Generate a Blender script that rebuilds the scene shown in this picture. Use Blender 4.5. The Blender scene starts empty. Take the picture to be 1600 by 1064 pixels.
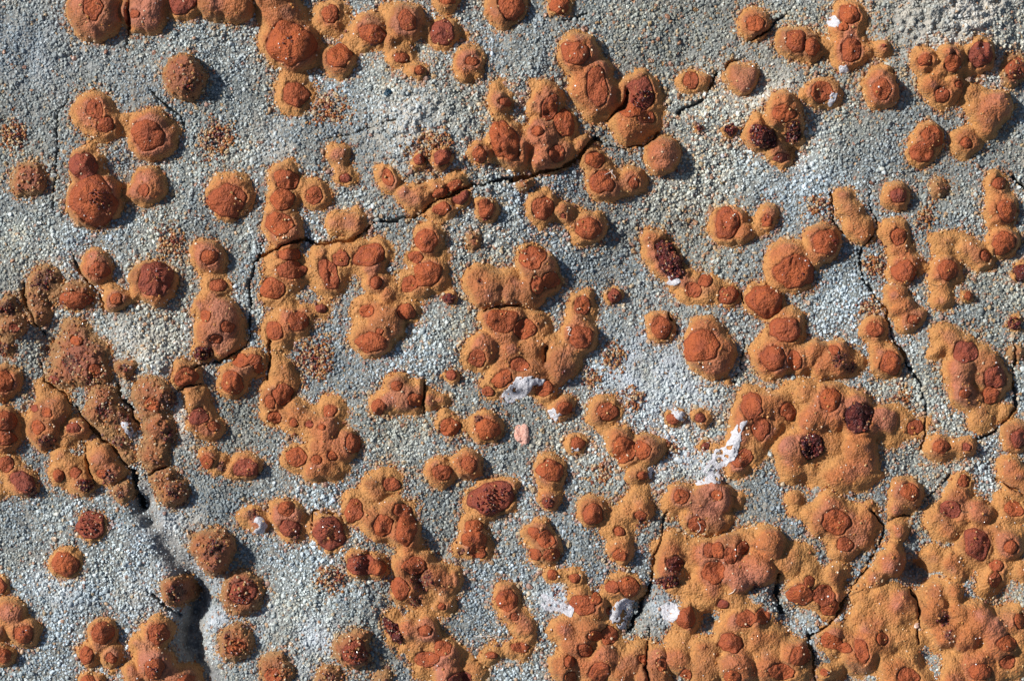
import bpy, math, random
import numpy as np
from mathutils import Vector

U = 2.5e-5            # metres per photo pixel: the frame is 40 mm of rock
CX, CY = 800.0, 532.0
scene = bpy.context.scene
# ---------------------------------------------------------------- camera, world, sun, exposure
cam_d = bpy.data.cameras.new("camera"); cam = bpy.data.objects.new("camera", cam_d)
scene.collection.objects.link(cam); scene.camera = cam
cam_d.lens = 100.0; cam_d.sensor_width = 36.0
CAM_H = 1600 * U * cam_d.lens / cam_d.sensor_width
cam.location = (0, 0, CAM_H + 12 * U); cam.rotation_euler = (0, 0, 0)
cam_d.clip_start = 0.002; cam_d.clip_end = 50.0
SUN_EL, SUN_AZ = math.radians(36), math.radians(22)     # from the left, a little from the top
sd_ = Vector((-math.cos(SUN_EL) * math.cos(SUN_AZ), math.cos(SUN_EL) * math.sin(SUN_AZ), math.sin(SUN_EL)))
w = bpy.data.worlds.new("World"); scene.world = w; w.use_nodes = True
nt = w.node_tree; bg = nt.nodes["Background"]
sky = nt.nodes.new("ShaderNodeTexSky"); sky.sky_type = 'NISHITA'; sky.sun_disc = False
sky.sun_elevation = SUN_EL; sky.sun_rotation = math.atan2(sd_.x, sd_.y)
nt.links.new(sky.outputs[0], bg.inputs[0]); bg.inputs[1].default_value = 0.062
sun_d = bpy.data.lights.new("sun", 'SUN'); sun_d.energy = 5.0; sun_d.angle = math.radians(2.5); sun_d.color = (1.0, 0.96, 0.92)
sun = bpy.data.objects.new("sun", sun_d); scene.collection.objects.link(sun)
sun.rotation_euler = sd_.to_track_quat('Z', 'Y').to_euler()
scene.view_settings.view_transform = 'Standard'; scene.view_settings.look = 'None'
scene.view_settings.exposure = 0.25; scene.view_settings.gamma = 1.0
scene.view_settings.use_curve_mapping = False
# ---------------------------------------------------------------- colonies
# All positions are in photo pixels (1 px = U metres, origin top-left of the rock face seen in the photo).
# C(name, label, blobs "x y r [height factor]", discs "x y rx ry angle tone", spots "x y r kind", style)
#   tone: o orange-red, r dark red, k decayed purple-black;  spot kind: p pinkish, d decayed/pitted
#   style: n smooth warty thallus, g granular brown thallus, f flat scatter of rusty granules
COL = []
def C(name, label, blobs, discs="", spots="", style="n", cat="lichen"):
    COL.append((name, label, blobs, discs, spots, style, cat))

# --- upper band
C("lichen_colony", "ochre lichen colony split by a vertical crack, dark red disc between its lobes",
  "150 18 48;227 18 40;286 3 30;335 3 33;368 5 33", "150 14 15 21 -8 o;214 26 9 7 0 o;287 5 23 21 0 r", "150 48 22 p;340 10 22 p;230 40 16 p")
C("lichen_wart", "rusty granular wart with worn sandy skirt above the short slanting crack",
  "287 122 36 .8", "", "290 118 20 p;300 135 12 d", "g", "lichen")
C("granular_lichen", "flat purple-red granular rosette beside the pair of joined warts", "338 214 30", "", "336 216 16 d", "f")
C("granular_lichen", "flat rusty granule scatter across the hairline crack from the paired warts", "18 208 24", "", "20 212 14 d", "f")
C("lichen_colony", "two warts joined by a narrow neck, one disc peanut-shaped and the other round",
  "147 178 35;160 195 33;238 210 42;197 192 14", "150 172 13 16 -20 o;166 196 14 12 0 o;232 212 26 24 20 o", "140 165 14 p;245 195 16 p")
C("lichen_colony", "lumpy colony with a large dark-centred decayed disc, joined to a glossy pink dome",
  "133 262 32;148 312 46;152 250 16;142 230 10;230 291 34 .8;202 304 14", "130 260 24 22 0 r;147 314 38 38 0 o;226 298 9 10 0 o", "160 312 17 d;225 280 20 p;232 312 10 p")
C("lichen_wart", "low pinkish granular wart just beyond the long hairline crack", "41 279 31", "", "40 276 18 p", "g")
C("lichen_wart", "round wart with a wide flat orange disc nearly covering its top", "358 306 39", "354 314 32 26 0 o", "362 312 8 p")
C("lichen_colony", "three-lobed colony: pink dome, tiny lobe, and large red-topped lobe above pale ridge",
  "151 416 29;180 466 23;239 441 38;166 445 14;205 462 14", "157 422 16 13 0 o;183 467 10 10 0 o;244 436 29 27 0 r", "146 400 14 p;248 430 9 d")
C("granular_lichen", "flat rusty granule scatter above the large red-topped lobe", "265 381 25", "", "262 378 12 d", "f")
C("lichen_colony", "brown-orange colony with a triangular red lobe ending at a crack",
  "70 440 27;55 470 23;115 462 24;130 468 20;60 492 20;90 460 20", "117 469 28 13 0 o", "70 438 18 d;57 472 12 p", "g")
C("lichen_colony", "dark rusty granular colony beside the triangular red lobe, crack along its flank",
  "10 482 20;20 508 24;8 540 18", "24 513 9 7 0 r", "12 482 14 d;5 545 12 d", "g")
C("lichen_colony", "tall column of warts with two small red dots, bounded below by a slanting crack",
  "326 400 29;337 445 23;320 480 22;345 500 36;330 520 31;358 520 30;315 550 18;350 538 26;332 423 16;332 465 20",
  "328 402 13 12 0 o;340 446 14 10 0 o;322 494 10 10 0 o;357 511 11 9 0 o;338 530 10 7 0 o;316 552 15 12 0 k", "326 388 16 p;335 440 18 p;312 480 16 p")
C("lichen_colony", "large brown granular mound with sandy crust on its sides beside the pale ridge",
  "118 530 33 .5;103 576 31 .5;142 574 33 .5;125 558 40 .5;86 592 15;152 548 22 .5;95 552 24 .5", "84 594 10 8 20 r;150 578 11 9 0 o;120 532 12 8 0 o", "110 565 16 d;145 600 14 d", "g")
C("lichen_wart", "orange wart with rough bright disc above the two-disc cushion", "4 598 32", "8 596 14 18 0 o", "24 602 12 p")
C("lichen_colony", "spreading cushion with stacked twin discs, a round disc and a pointed tip at a crack",
  "4 662 30;4 685 26;70 615 22;75 648 32;70 675 32;100 688 22;120 668 23;42 665 20;90 625 18",
  "8 658 20 16 0 o;8 684 18 12 0 o;61 667 12 11 0 o;76 644 9 8 0 o;116 668 13 8 0 r;54 638 8 6 0 r", "75 690 14 d;100 655 10 p")
C("lichen_colony", "chain of warts ending in an oval dark-red disc with a shadowed tip", "8 725 23;35 755 25;0 768 15;20 740 16", "10 725 12 14 0 o;36 752 22 15 30 r", "50 768 10 d")
C("lichen_colony", "ochre colony cut by a vertical crack, two round discs beside dark red patch",
  "92 742 20;95 716 17;118 742 26;128 757 20;150 700 20;160 720 28;175 738 24;155 742 18;108 728 18", "92 743 10 11 0 o;119 738 9 9 0 o;135 758 12 10 0 k;160 740 10 7 0 o", "95 712 9 p;155 715 18 p;170 745 12 d")
C("lichen_colony", "dark brown crumbly colony with a white speck, between two deep cracks",
  "160 620 25;150 640 23;170 650 26;185 662 22;200 665 21;165 676 18;190 692 17;200 710 17", "", "165 640 14 d;195 655 13 d;185 690 10 d", "g")
C("lichen_wart", "small round brown granular wart beside the big granular mound", "195 577 18 .8", "", "195 575 8 d", "g")
C("lichen_colony", "brown granular chain of four mounds above the dark hollow",
  "240 622 34 .8;250 670 27 .8;238 714 26;255 745 23;268 770 26 .8;245 695 20", "240 632 13 11 0 o", "240 610 14 p;265 625 14 d;262 680 14 d;272 765 14 d", "g")
C("lichen_wart", "small rusty granular wart at the foot of the cracked ochre colony", "189 769 18", "", "188 770 9 d", "g")
C("lichen_colony", "elongated colony along the white-lined ridge with crack between head and tail",
  "290 585 24;308 625 25;315 655 28;326 668 23;300 608 18", "292 590 18 16 0 o;310 651 16 14 0 r;334 666 10 8 0 o", "310 630 12 p")
C("lichen_colony", "small cushion under a slanting crack with one round disc and a split disc",
  "362 597 29;385 570 24;400 562 19;405 578 13;372 580 20", "362 598 19 18 0 o;375 563 15 12 0 o;397 562 12 9 10 o;403 576 8 9 0 o", "345 585 12 p")
C("lichen_colony", "curved sausage-shaped colony with an oval dark disc at one end",
  "325 715 19;345 726 18;365 735 16;385 728 24", "384 731 22 14 8 r;322 722 11 13 0 o", "330 712 8 p;345 730 9 d")

# --- lower edge, trough side
C("lichen_wart", "isolated wart with dark maroon sunken top on bare rock", "143 820 27 .45", "142 820 25 22 10 r", "140 820 15 d")
C("lichen_wart", "isolated smooth orange-red dome below the maroon-topped wart", "102 880 27 .6", "102 881 22 20 0 o", "98 878 12 p")
C("lichen_wart", "tall brown granular ball casting a dark shadow beside the trough", "332 860 36 1.05", "", "340 855 16 d;325 870 14 p", "g")
C("lichen_wart", "brown granular ball on the trough's bank next to a short crack", "277 925 27 1.0", "", "275 925 14 d", "g")
C("lichen_wart", "large granular wart with a glossy red-brown top across the trough", "378 928 37 .8", "380 925 22 19 0 r", "375 930 12 d", "g")
C("lichen_wart", "granular wart with low red disc alone on the pale bank of the trough", "367 1003 32 .7", "369 1010 16 13 0 o", "357 992 7 d", "g")
C("lichen_wart", "small red-topped wart above the three-lobed rosy cushion", "-6 917 19", "-4 917 14 14 0 o")
C("lichen_colony", "rosy cushion of three lobes with one dark-centred disc",
  "18 955 26;38 988 26;0 985 19;24 975 18", "38 990 16 14 0 o", "15 955 20 p;0 985 12 p;38 990 6 d")
C("lichen_wart", "small red wart just below the rosy three-lobed cushion", "4 1023 19", "5 1023 13 12 0 o", "5 1020 6 d")
C("lichen_colony", "clover of three warts each with a smooth round disc",
  "162 990 25;135 1022 21;175 1025 24;155 1008 18", "161 988 17 18 0 o;134 1024 12 15 0 o;174 1028 9 9 0 o", "161 990 7 p")
C("lichen_wart", "small red-topped wart below the clover of three warts", "140 1067 22;173 1054 7", "138 1066 14 12 0 o")
C("lichen_colony", "yellow-ochre colony on the trough's bank with two dark-centred discs",
  "245 988 28;222 1005 20;245 1040 32;210 1056 22;292 1066 27;228 1018 20;268 1055 22", "248 990 17 16 0 o;243 1043 16 17 0 o;290 1064 14 10 0 o", "228 975 12 p;248 992 6 d;243 1045 7 d")

# --- upper middle
C("lichen_colony", "large yellow-ochre colony of many lobes with a three-piece cracked disc",
  "440 25 42;452 60 48;462 75 42;430 -5 36;517 25 32;528 95 30;580 48 33;635 35 32;692 52 28;625 88 26;653 112 19;698 0 24;490 85 22;550 65 20;608 62 20;665 45 16;728 57 10;712 58 8;461 148 35;455 118 18;605 20 14",
  "455 70 37 36 0 o;516 22 13 16 0 o;530 88 20 20 0 o;582 55 22 15 10 o;637 35 13 19 -25 o;691 52 20 21 0 r;628 92 12 9 0 o;657 112 8 8 0 o;700 2 12 8 0 o;462 148 22 19 35 o",
  "450 22 20 p;453 68 9 d;720 57 10 p;515 95 12 p;480 170 12 p;586 65 9 d")
C("granular_lichen", "flat orange-brown granule scatter beside the lowest lobe of the yellow-ochre colony", "515 170 28", "", "518 172 12 d", "f")
C("lichen_wart", "smooth dome with large red disc next to the yellow-ochre colony", "790 12 35", "799 12 20 22 0 o", "775 20 14 p")
C("lichen_wart", "pale ochre wart without a clear disc below the red nub", "733 100 28", "738 98 10 8 0 o", "735 95 14 p")
C("lichen_colony", "smooth broad colony with many discs ending at the wide dark crack",
  "752 240 23;790 215 34;800 235 34;850 165 30;858 150 24;872 195 32;845 210 32;875 235 28;905 226 20;850 247 30;838 140 13;778 136 16;780 160 22;794 152 15;786 184 14;820 225 26",
  "750 245 11 13 0 o;788 222 23 32 -20 o;859 170 13 21 18 o;882 193 17 22 -20 o;840 207 9 9 0 o;870 241 13 14 0 o;790 162 9 8 0 o", "780 150 12 p;765 215 10 p;835 165 10 p")
C("lichen_colony", "small pinkish double wart with purple spot among stained sand", "527 243 22;540 276 18;534 260 16", "540 279 9 8 0 r", "526 245 16 p")
C("granular_lichen", "flat stained granule scatter around two purple-brown dots", "676 236 34", "", "", "f")
C("lichen_wart", "small purple-brown dot wart amid the stained granules", "656 251 15", "656 251 9 10 0 r")
C("lichen_wart", "round wart with broad purple-brown disc amid the stained granules", "693 249 20", "692 248 14 13 0 r")
C("lichen_colony", "curved ribbon colony slashed lengthwise by the wide dark crack",
  "600 270 19;610 285 20;635 303 20;655 310 22;645 318 20;685 298 19;715 290 22;720 310 19;695 325 22;680 340 16",
  "607 279 9 15 -20 o;709 292 15 8 -25 o;688 303 13 7 -20 o;690 327 15 10 -10 o;720 307 14 14 0 r", "648 314 17 p")
C("lichen_colony", "stack of three disc-topped warts with side lobe, above the wide crack",
  "445 277 28;440 310 28;436 345 30;445 366 30;492 305 28;470 292 18", "448 281 20 16 0 o;441 312 19 18 0 o;436 350 22 20 0 o;491 306 14 14 0 o", "430 275 10 p;430 370 10 p")
C("lichen_colony", "largest orange colony in the middle with dozens of crowded discs below the wide crack",
  "445 400 30;440 425 30;452 430 33;428 455 28;445 470 22;455 502 30;430 515 30;440 526 26;505 485 18;480 490 20;500 425 28;515 440 30;525 415 28;560 400 30;590 395 26;580 412 26;595 388 22;500 398 18;587 440 24;575 485 28;635 487 24;600 502 34;568 522 28;585 532 30;605 515 26;670 375 28;648 402 18;670 430 32;640 445 24;682 440 22;690 400 14;660 455 22;605 462 22;622 466 20;540 395 22;672 400 24",
  "452 396 18 12 0 o;456 422 22 15 5 o;425 451 20 18 0 o;514 428 15 25 -28 o;533 404 14 13 0 o;577 399 28 17 -18 o;466 502 17 15 -15 o;428 517 14 16 0 o;501 482 9 8 0 r;588 442 10 10 0 o;573 486 12 11 0 o;635 487 14 14 0 o;580 535 24 17 0 o;594 518 6 5 0 o;666 377 20 18 0 o;650 402 12 10 0 o;668 428 23 20 0 o;640 444 13 14 0 o",
  "430 480 10 p;600 440 14 p;590 375 12 p;505 390 10 p;550 480 12 p")
C("lichen_wart", "oval lilac-topped wart without discs resting on the wide crack's edge", "530 350 24;549 350 26", "", "516 347 14 p;546 350 18 p;540 352 9 p;516 347 8 p")
C("lichen_wart", "small isolated wart with upright oval disc near the wide crack", "760 328 20", "760 327 13 16 0 o", "760 338 7 d")
C("lichen_wart", "small faint sandy wart below the one with the upright oval disc", "740 377 17", "", "740 376 9 p", "g")
C("lichen_wart", "tiny dark maroon nub between the largest colony and the pale lobed cushion", "701 467 13", "701 467 11 9 0 k")
C("lichen_colony", "pale ochre lobed cushion with a dark slit and a cluster of cracked discs",
  "755 443 34;760 455 31;790 445 28;830 405 28;840 420 32;855 440 26;830 455 30;800 460 25", "832 403 21 20 0 o;861 438 15 13 0 o;840 446 10 15 0 o", "751 441 5 d;765 460 16 p;805 440 14 p")
C("lichen_colony", "sprawling orange colony under the pale cushion, capped by white crust",
  "775 502 26;800 497 26;835 510 30;818 502 28;790 520 30;745 556 30;760 545 28;800 550 30;830 545 28;860 540 22;910 474 26;905 500 24;905 526 32;880 560 30;880 540 24;872 576 28;830 585 32;800 592 28;772 606 23;850 602 25;880 635 22;852 617 20;790 575 30",
  "785 501 27 18 0 o;820 514 18 17 0 o;910 477 13 16 0 o;908 527 20 18 0 o;746 560 14 14 0 o;785 592 18 12 -35 o;812 570 14 12 0 o;850 607 15 13 0 o;883 638 13 10 -20 o;762 612 11 8 0 o", "881 580 5 d;800 545 14 p;895 545 10 p;855 570 10 p")
C("lichen_colony", "long ochre colony with a row of small red dots, crack at its head",
  "443 580 25;428 562 17;440 602 28;430 620 28;430 645 26;460 650 30;490 660 30;517 640 26;510 670 28;540 690 25;530 700 28;505 702 30;465 715 26;500 727 28;520 733 25;490 740 20",
  "441 616 16 17 25 o;421 628 9 11 0 o;428 653 12 9 0 o;458 661 7 7 0 o;483 663 7 6 0 r;503 667 6 5 0 o;515 642 11 11 0 o;552 693 12 16 0 o;463 714 17 16 0 o;520 712 7 8 0 o;495 718 8 8 0 o", "425 605 10 p;480 640 10 p;495 725 12 p")
C("lichen_colony", "wedge-shaped ochre colony with a crack cutting off one end",
  "620 601 22;605 625 22;630 620 26;650 615 20;590 630 18;675 625 18;690 628 14;648 636 13", "620 603 9 9 0 o;591 636 12 13 0 o;650 625 13 11 0 o", "610 635 10 p")
C("lichen_colony", "two bright orange button warts joined side by side with dark crumbs",
  "703 665 22;695 648 11;761 666 28;732 668 13", "703 668 17 15 0 o;762 671 20 17 0 o", "748 655 8 d")
C("lichen_wart", "small dark-topped nub above the wedge-shaped colony's cut end", "702 585 14", "705 586 9 9 0 r")
C("granular_lichen", "flat dark maroon granular patch with black pits below the largest colony", "490 560 34", "", "488 560 22 d", "f")
C("lichen_colony", "pair of ochre warts joined like spectacles, each with a small disc",
  "690 738 27;732 727 28", "691 738 15 13 0 o;733 725 12 13 0 o", "680 725 10 p")
C("lichen_colony", "long winding colony with a crater-like crumbling disc at its middle",
  "605 750 26;585 765 26;560 785 26;556 800 26;580 810 28;610 800 26;600 820 28;630 830 30;640 850 24;633 800 24;645 868 18;640 885 30;660 880 26;636 918 28;655 930 27;690 915 27;708 905 20;690 945 24;680 900 26;665 958 18;610 965 20;620 985 24;640 985 28;665 985 26;650 1010 28;690 1010 28;700 1030 30;670 1040 28;720 1035 24;700 1062 30;743 1050 24",
  "612 757 14 11 0 o;553 798 15 19 0 o;629 797 14 11 0 o;599 820 15 18 0 o;635 826 17 25 0 o;648 883 19 14 0 o;625 918 15 19 0 o;690 947 6 6 0 o;614 985 10 24 -32 k;665 984 11 9 0 o;692 1012 15 12 0 o;667 1030 20 13 0 o;720 1060 18 10 0 r", "662 905 20 d;650 940 10 d;690 930 20 p;590 785 10 p;655 1000 10 p")
C("lichen_colony", "hook-shaped colony with round disc at the top of the hook",
  "790 935 26;800 960 22;815 975 24;822 1000 20;800 1012 18;772 1020 18;764 1032 16;815 1018 14", "792 938 17 18 0 o;804 963 6 7 0 o;813 1012 14 9 0 o;768 1024 10 6 0 o", "806 985 12 p")
C("lichen_wart", "oval wart, half dark crumbly red and half orange", "562 880 22;590 885 20", "566 882 25 17 5 r;590 886 14 13 0 o", "558 876 13 d")
C("granular_lichen", "brown granular low mound crossed by a straight pale hair", "519 900 24", "", "525 902 14 d", "f")
C("lichen_colony", "row of rusty warts with white curled flake at one end",
  "390 810 22;405 820 20;440 800 26;450 812 28;456 826 23;510 825 28;520 840 26;488 822 18", "448 794 14 11 0 o;453 825 18 13 0 r;515 833 27 25 20 r", "395 805 10 d;460 838 9 d;510 815 9 d")
C("lichen_wart", "tall dark brown wart with wrinkled glossy top and a dark shadow", "552 1017 32 .95", "555 1018 20 20 0 r", "565 1025 13 d", "g")
C("lichen_wart", "round pink-topped granular wart below the bare rock patch", "431 1051 30", "427 1055 15 12 0 o", "430 1040 14 p", "g")
C("lichen_wart", "brown granular mound between the pink-topped and the small red wart", "515 1063 22", "", "515 1060 10 d", "g")
C("lichen_wart", "small red-brown granular wart beside the long winding colony's foot", "597 1062 18", "", "597 1060 9 p", "g")
C("lichen_colony", "dark red crumbly colony bent like a boot",
  "745 785 24;770 770 26;790 765 22;760 790 26;740 820 22;740 845 26;750 860 20;720 858 17;790 784 20", "768 778 37 27 -22 r;741 843 21 15 0 o;746 863 14 11 0 o;740 822 15 10 0 o", "765 782 20 d;790 770 10 d;720 862 7 d")

# --- upper right half
C("lichen_wart", "small smooth red dome beside the larger red-disc dome", "876 8 22", "874 8 17 15 0 o")
C("lichen_colony", "tall yellow-ochre colony with wrinkled dark discs split by a gaping crack",
  "905 86 34;900 76 28;925 115 34;920 140 34;940 150 32;930 165 28;1000 142 35;985 150 28;1005 165 32;990 190 32;985 204 25;1010 186 29;965 188 17;950 172 24",
  "898 85 22 20 0 o;933 137 17 31 -10 o;1000 148 24 26 0 r;1010 183 14 11 0 o;985 172 18 14 0 o", "905 62 12 p;1000 155 14 d;1012 150 10 d")
C("lichen_wart", "tall smooth ochre egg-shaped wart casting a black shadow at the crack's end", "1035 240 32 .95", "", "1035 238 12 p")
C("lichen_colony", "smooth three-lobed colony with curled white fibre above it",
  "925 245 24;935 262 24;940 285 30;955 290 26;985 282 24;995 278 20", "930 250 16 13 0 o;940 285 19 19 0 o;991 285 8 10 0 o", "955 285 12 p")
C("lichen_colony", "slanting three-lobed colony on bare rock with a disc at each end and a pit between",
  "848 321 26;846 338 22;882 335 20;903 345 21;925 354 28;914 364 22;866 330 16", "848 326 18 18 20 o;919 357 20 18 0 o;880 338 4 4 0 r", "890 330 12 p")
C("lichen_wart", "faint sandy pink wart just below the wide dark crack", "818 284 17", "", "818 282 10 p", "g")
C("lichen_wart", "small oval wart with disc to one side near a dark cleft", "1078 127 22;1095 127 19", "1080 125 13 14 0 o")
C("lichen_wart", "smooth pinkish-ochre dome without a disc, sandy rim all round", "1158 122 29", "", "1162 122 14 p")
C("lichen_wart", "rounded wart with low disc under the slanting crack's upper end", "1178 37 27", "1180 38 15 13 0 o", "1165 30 10 p")
C("lichen_wart", "tiny rust-purple nub on the raised rock flake", "1094 198 8", "1094 198 6 6 0 k")
C("lichen_wart", "small dark purple nub beside the purple-crusted colony", "1142 201 13", "1142 201 11 10 0 k")
C("lichen_colony", "broken colony crusted dark purple with a pale sandy shoulder",
  "1225 165 28;1220 180 26;1235 190 22;1185 210 26;1215 235 22;1230 245 20;1245 215 16;1180 190 14;1202 215 22", "1222 180 18 14 0 o;1192 214 24 17 20 k;1240 206 12 16 0 k;1222 246 14 7 -15 r", "1195 215 18 d;1238 212 12 d")
C("lichen_colony", "five-lobed pale ochre colony with twin disc, two round discs and white flecks",
  "1240 65 28;1262 72 26;1325 25 32;1325 80 34;1375 78 18;1352 78 16;1290 72 14;1322 52 24", "1243 65 17 18 0 o;1268 75 13 14 0 o;1325 24 16 16 0 o;1316 43 8 8 0 o;1329 80 17 18 0 o;1378 74 3 3 0 r", "1375 76 10 p;1310 20 14 p")
C("lichen_wart", "lens-shaped wart whose disc carries a white flake", "1275 147 26;1295 146 24", "1284 145 20 16 10 o", "1265 150 8 p")
C("lichen_wart", "tall pear-shaped ochre wart with upright oval disc and black shadow", "1374 140 32 .9;1376 122 22 .8", "1375 142 14 18 0 o", "1360 130 12 p")
C("lichen_colony", "branched ochre colony with a granular red knob and a disc-free broad lobe",
  "1440 97 24;1483 95 24;1526 88 28;1455 130 24;1475 148 28;1495 130 20;1520 145 20;1540 170 34;1560 165 30;1545 185 30;1510 222 26;1530 206 15;1505 105 16;1465 110 18",
  "1441 97 11 10 0 o;1484 102 14 13 0 o;1528 88 20 20 0 r;1470 150 12 12 0 o;1496 134 6 6 0 o;1509 224 9 9 0 o", "1543 190 12 p;1560 155 14 p;1455 135 10 p;1528 90 12 d;1525 150 10 p")
C("lichen_wart", "ochre wart topped by two stacked rough red discs", "1452 215 26;1443 232 28", "1457 214 18 17 0 o;1441 238 19 17 0 o")
C("lichen_wart", "rough granular red wart beside the granular red knob", "1583 110 26", "1585 110 17 17 0 o", "1585 112 8 d", "g")
C("lichen_colony", "dumbbell-shaped ochre colony with a large egg-shaped disc", "1140 345 30;1135 360 28;1162 366 22;1185 352 19;1200 335 20;1202 350 16", "1137 348 19 27 0 o;1199 345 9 10 0 o", "1198 340 5 d")
C("lichen_colony", "long sausage-shaped colony with a dark purple crumbling scar",
  "1022 375 22;1030 395 26;1045 415 28;1062 435 26;1075 450 24;1095 450 26;1110 445 21;1140 462 22;1122 456 19", "1047 406 17 36 -27 k;1084 453 13 13 0 o;1103 438 12 11 0 o;1139 461 16 15 0 o", "1050 405 20 d;1015 385 10 p")
C("lichen_wart", "tiny dark red granular nub in bare rock near the sausage-shaped colony", "961 462 15", "961 462 12 11 0 r", "961 462 7 d")
C("lichen_wart", "round wart with concentric disc beside the big fat wart", "1032 510 26", "1034 512 17 17 0 o")
C("lichen_wart", "biggest single fat ochre wart with off-centre rough disc", "1105 530 36;1110 550 40;1116 555 36;1140 596 8", "1095 541 29 26 0 o", "1120 520 12 p")
C("lichen_colony", "row of lobes with two large red discs, ending in a crumbling sparkling lobe",
  "1195 470 32;1230 510 33;1215 540 34;1200 560 30;1210 562 32;1245 560 30;1272 552 24;1310 560 32;1330 570 24;1292 575 24", "1196 470 29 27 0 o;1227 515 24 21 0 o;1207 559 20 20 0 o;1241 563 12 16 0 o;1303 547 9 8 0 o", "1312 562 14 d;1330 575 10 d")
C("lichen_colony", "two big ochre lobes with broken-edged rusty craters touching a flat red disc lobe",
  "1230 405 34;1245 420 36;1225 430 28;1252 440 20;1285 378 32;1275 395 26", "1242 425 31 28 0 o;1290 379 21 22 0 o", "1248 420 10 p;1305 378 6 d;1250 430 6 d")
C("lichen_colony", "smooth disc-free bean-shaped colony leaning on a crack", "1322 310 20;1330 330 22;1336 350 20;1350 360 22", "", "1328 318 14 p;1325 300 9 p")
C("lichen_wart", "wart with pinkish ringed disc and wide sandy skirt near the vertical crack", "1404 306 24", "1403 306 14 12 0 r", "1403 298 10 p")
C("lichen_wart", "small sandy orange wart next to the ringed disc wart", "1472 293 17", "", "1470 292 8 p", "g")
C("lichen_colony", "upright two-lobed colony with a disc on each lobe beside the branching crack",
  "1400 365 27;1408 390 24;1415 415 28;1412 426 25;1440 424 12", "1404 370 13 13 0 o;1413 425 20 18 0 o", "1395 345 8 p")
C("lichen_colony", "zigzag ochre chain of lobes with four rough red discs",
  "1475 380 26;1478 420 28;1475 435 22;1468 470 18;1478 472 16;1510 385 20;1525 395 20;1538 404 20;1568 378 28;1565 330 30;1560 286 22;1560 305 20;1500 378 16;1472 453 16", "1480 422 17 16 0 o;1540 400 9 9 0 o;1568 380 18 19 0 o;1574 330 17 18 0 o;1563 286 12 10 0 o", "1478 378 12 p;1470 470 9 p")
C("lichen_colony", "smooth ochre double lobe hugging the curved crack", "1400 460 22;1410 480 24;1425 495 24;1420 506 19", "1427 500 10 8 0 o", "1395 462 10 p")
C("lichen_wart", "tiny solitary orange nub below the zigzag chain", "1513 462 13", "1514 462 8 8 0 o")
C("lichen_wart", "tiny maroon crumbly nub on bare rock beyond the zigzag chain", "1586 505 14", "1586 505 11 11 0 k")
C("lichen_wart", "dark purple-red nub beyond the zigzag chain's lowest disc", "1597 425 17", "1598 426 13 14 0 k")
C("lichen_colony", "two ochre warts stacked, separated by crack from the smooth double lobe", "1368 515 25;1385 565 30;1373 540 17", "1367 515 14 12 0 o;1392 568 17 19 0 o", "1375 550 10 p")
C("lichen_colony", "ochre colony between two cracks with rosy wrinkled patches",
  "1475 525 22;1490 535 26;1510 550 28;1530 560 24;1465 548 17;1505 580 30;1545 580 30;1556 595 27;1505 610 28;1520 622 28;1550 612 24;1535 655 26;1570 648 18;1540 640 22", "1508 550 19 19 0 r;1554 589 17 19 0 r;1549 618 13 14 0 o;1506 615 10 7 0 o", "1536 655 14 p;1570 645 8 p;1490 530 12 p")
C("lichen_wart", "small sandy wart beyond the rosy-patched colony", "1591 552 15", "", "1591 550 7 p", "g")
C("lichen_colony", "two round ochre warts side by side, larger with disc, smaller with dot", "1468 700 26;1508 700 20;1490 702 15", "1471 698 13 12 0 o;1510 698 7 7 0 r", "1508 696 11 p")
C("lichen_colony", "massive ochre colony with two sparkling crumbled craters and a crusted red flank",
  "1175 620 25;1165 650 30;1160 680 28;1155 710 28;1150 724 23;1190 640 32;1195 670 30;1180 700 28;1212 640 32;1228 642 30;1232 618 22;1262 612 28;1295 625 34;1300 642 36;1270 652 32;1335 640 34;1350 660 36;1380 655 30;1410 660 26;1425 670 21;1395 682 22;1402 642 18;1265 690 36;1240 702 32;1300 690 32;1340 700 32;1240 732 26;1270 742 22;1320 735 36;1350 740 30;1346 720 30;1300 746 26;1105 695 14;1120 702 10;1448 664 8",
  "1232 643 13 14 0 o;1296 624 16 20 8 o;1341 652 22 25 0 k;1268 697 20 20 0 k;1174 634 17 22 0 o;1188 668 14 20 0 o;1160 716 18 14 -20 o;1432 668 15 11 -30 o;1103 698 7 7 0 r", "1341 652 20 d;1268 697 18 d;1355 700 12 p;1390 665 12 p;1230 720 14 p")
C("lichen_wart", "small dome capped with white powder", "1056 652 17", "1052 655 11 10 0 o")
C("lichen_wart", "small dull red dome right beside the white-capped one", "1096 653 15", "1094 653 9 8 0 r")
C("lichen_colony", "long zigzag colony with twin fused discs and dark hollow along its side",
  "943 645 28;955 640 20;947 674 16;970 690 26;985 705 28;1010 705 27;1028 700 18;1000 740 20;1000 775 22;985 795 26;1005 800 22;925 800 28;962 812 22;955 830 18;970 832 22;970 860 25", "950 643 17 15 0 o;975 703 20 20 0 o;1003 703 14 15 0 o;1004 743 9 7 0 o;926 803 17 17 0 o;968 867 12 10 0 o;968 830 9 8 0 o;1001 805 10 8 0 o", "935 660 12 p;995 780 12 p;1003 815 7 d")
C("lichen_wart", "small wart with white speck at the foot of its disc", "903 691 19", "903 693 12 10 0 o")
C("lichen_colony", "rough-disc wart with a smaller granular wart attached below", "860 738 30;857 782 20;860 762 16", "860 735 21 18 0 o;856 786 10 9 0 r", "857 785 9 d")
C("lichen_colony", "low ochre colony with ringed disc below the white crust streak",
  "1065 775 26;1052 792 22;1100 785 34;1120 775 30;1090 812 28;1110 812 28;1130 812 20;1155 782 16", "1064 775 12 13 0 o;1120 773 10 8 0 o;1089 820 14 14 0 o", "1155 780 9 p;1110 795 10 p")
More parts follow.
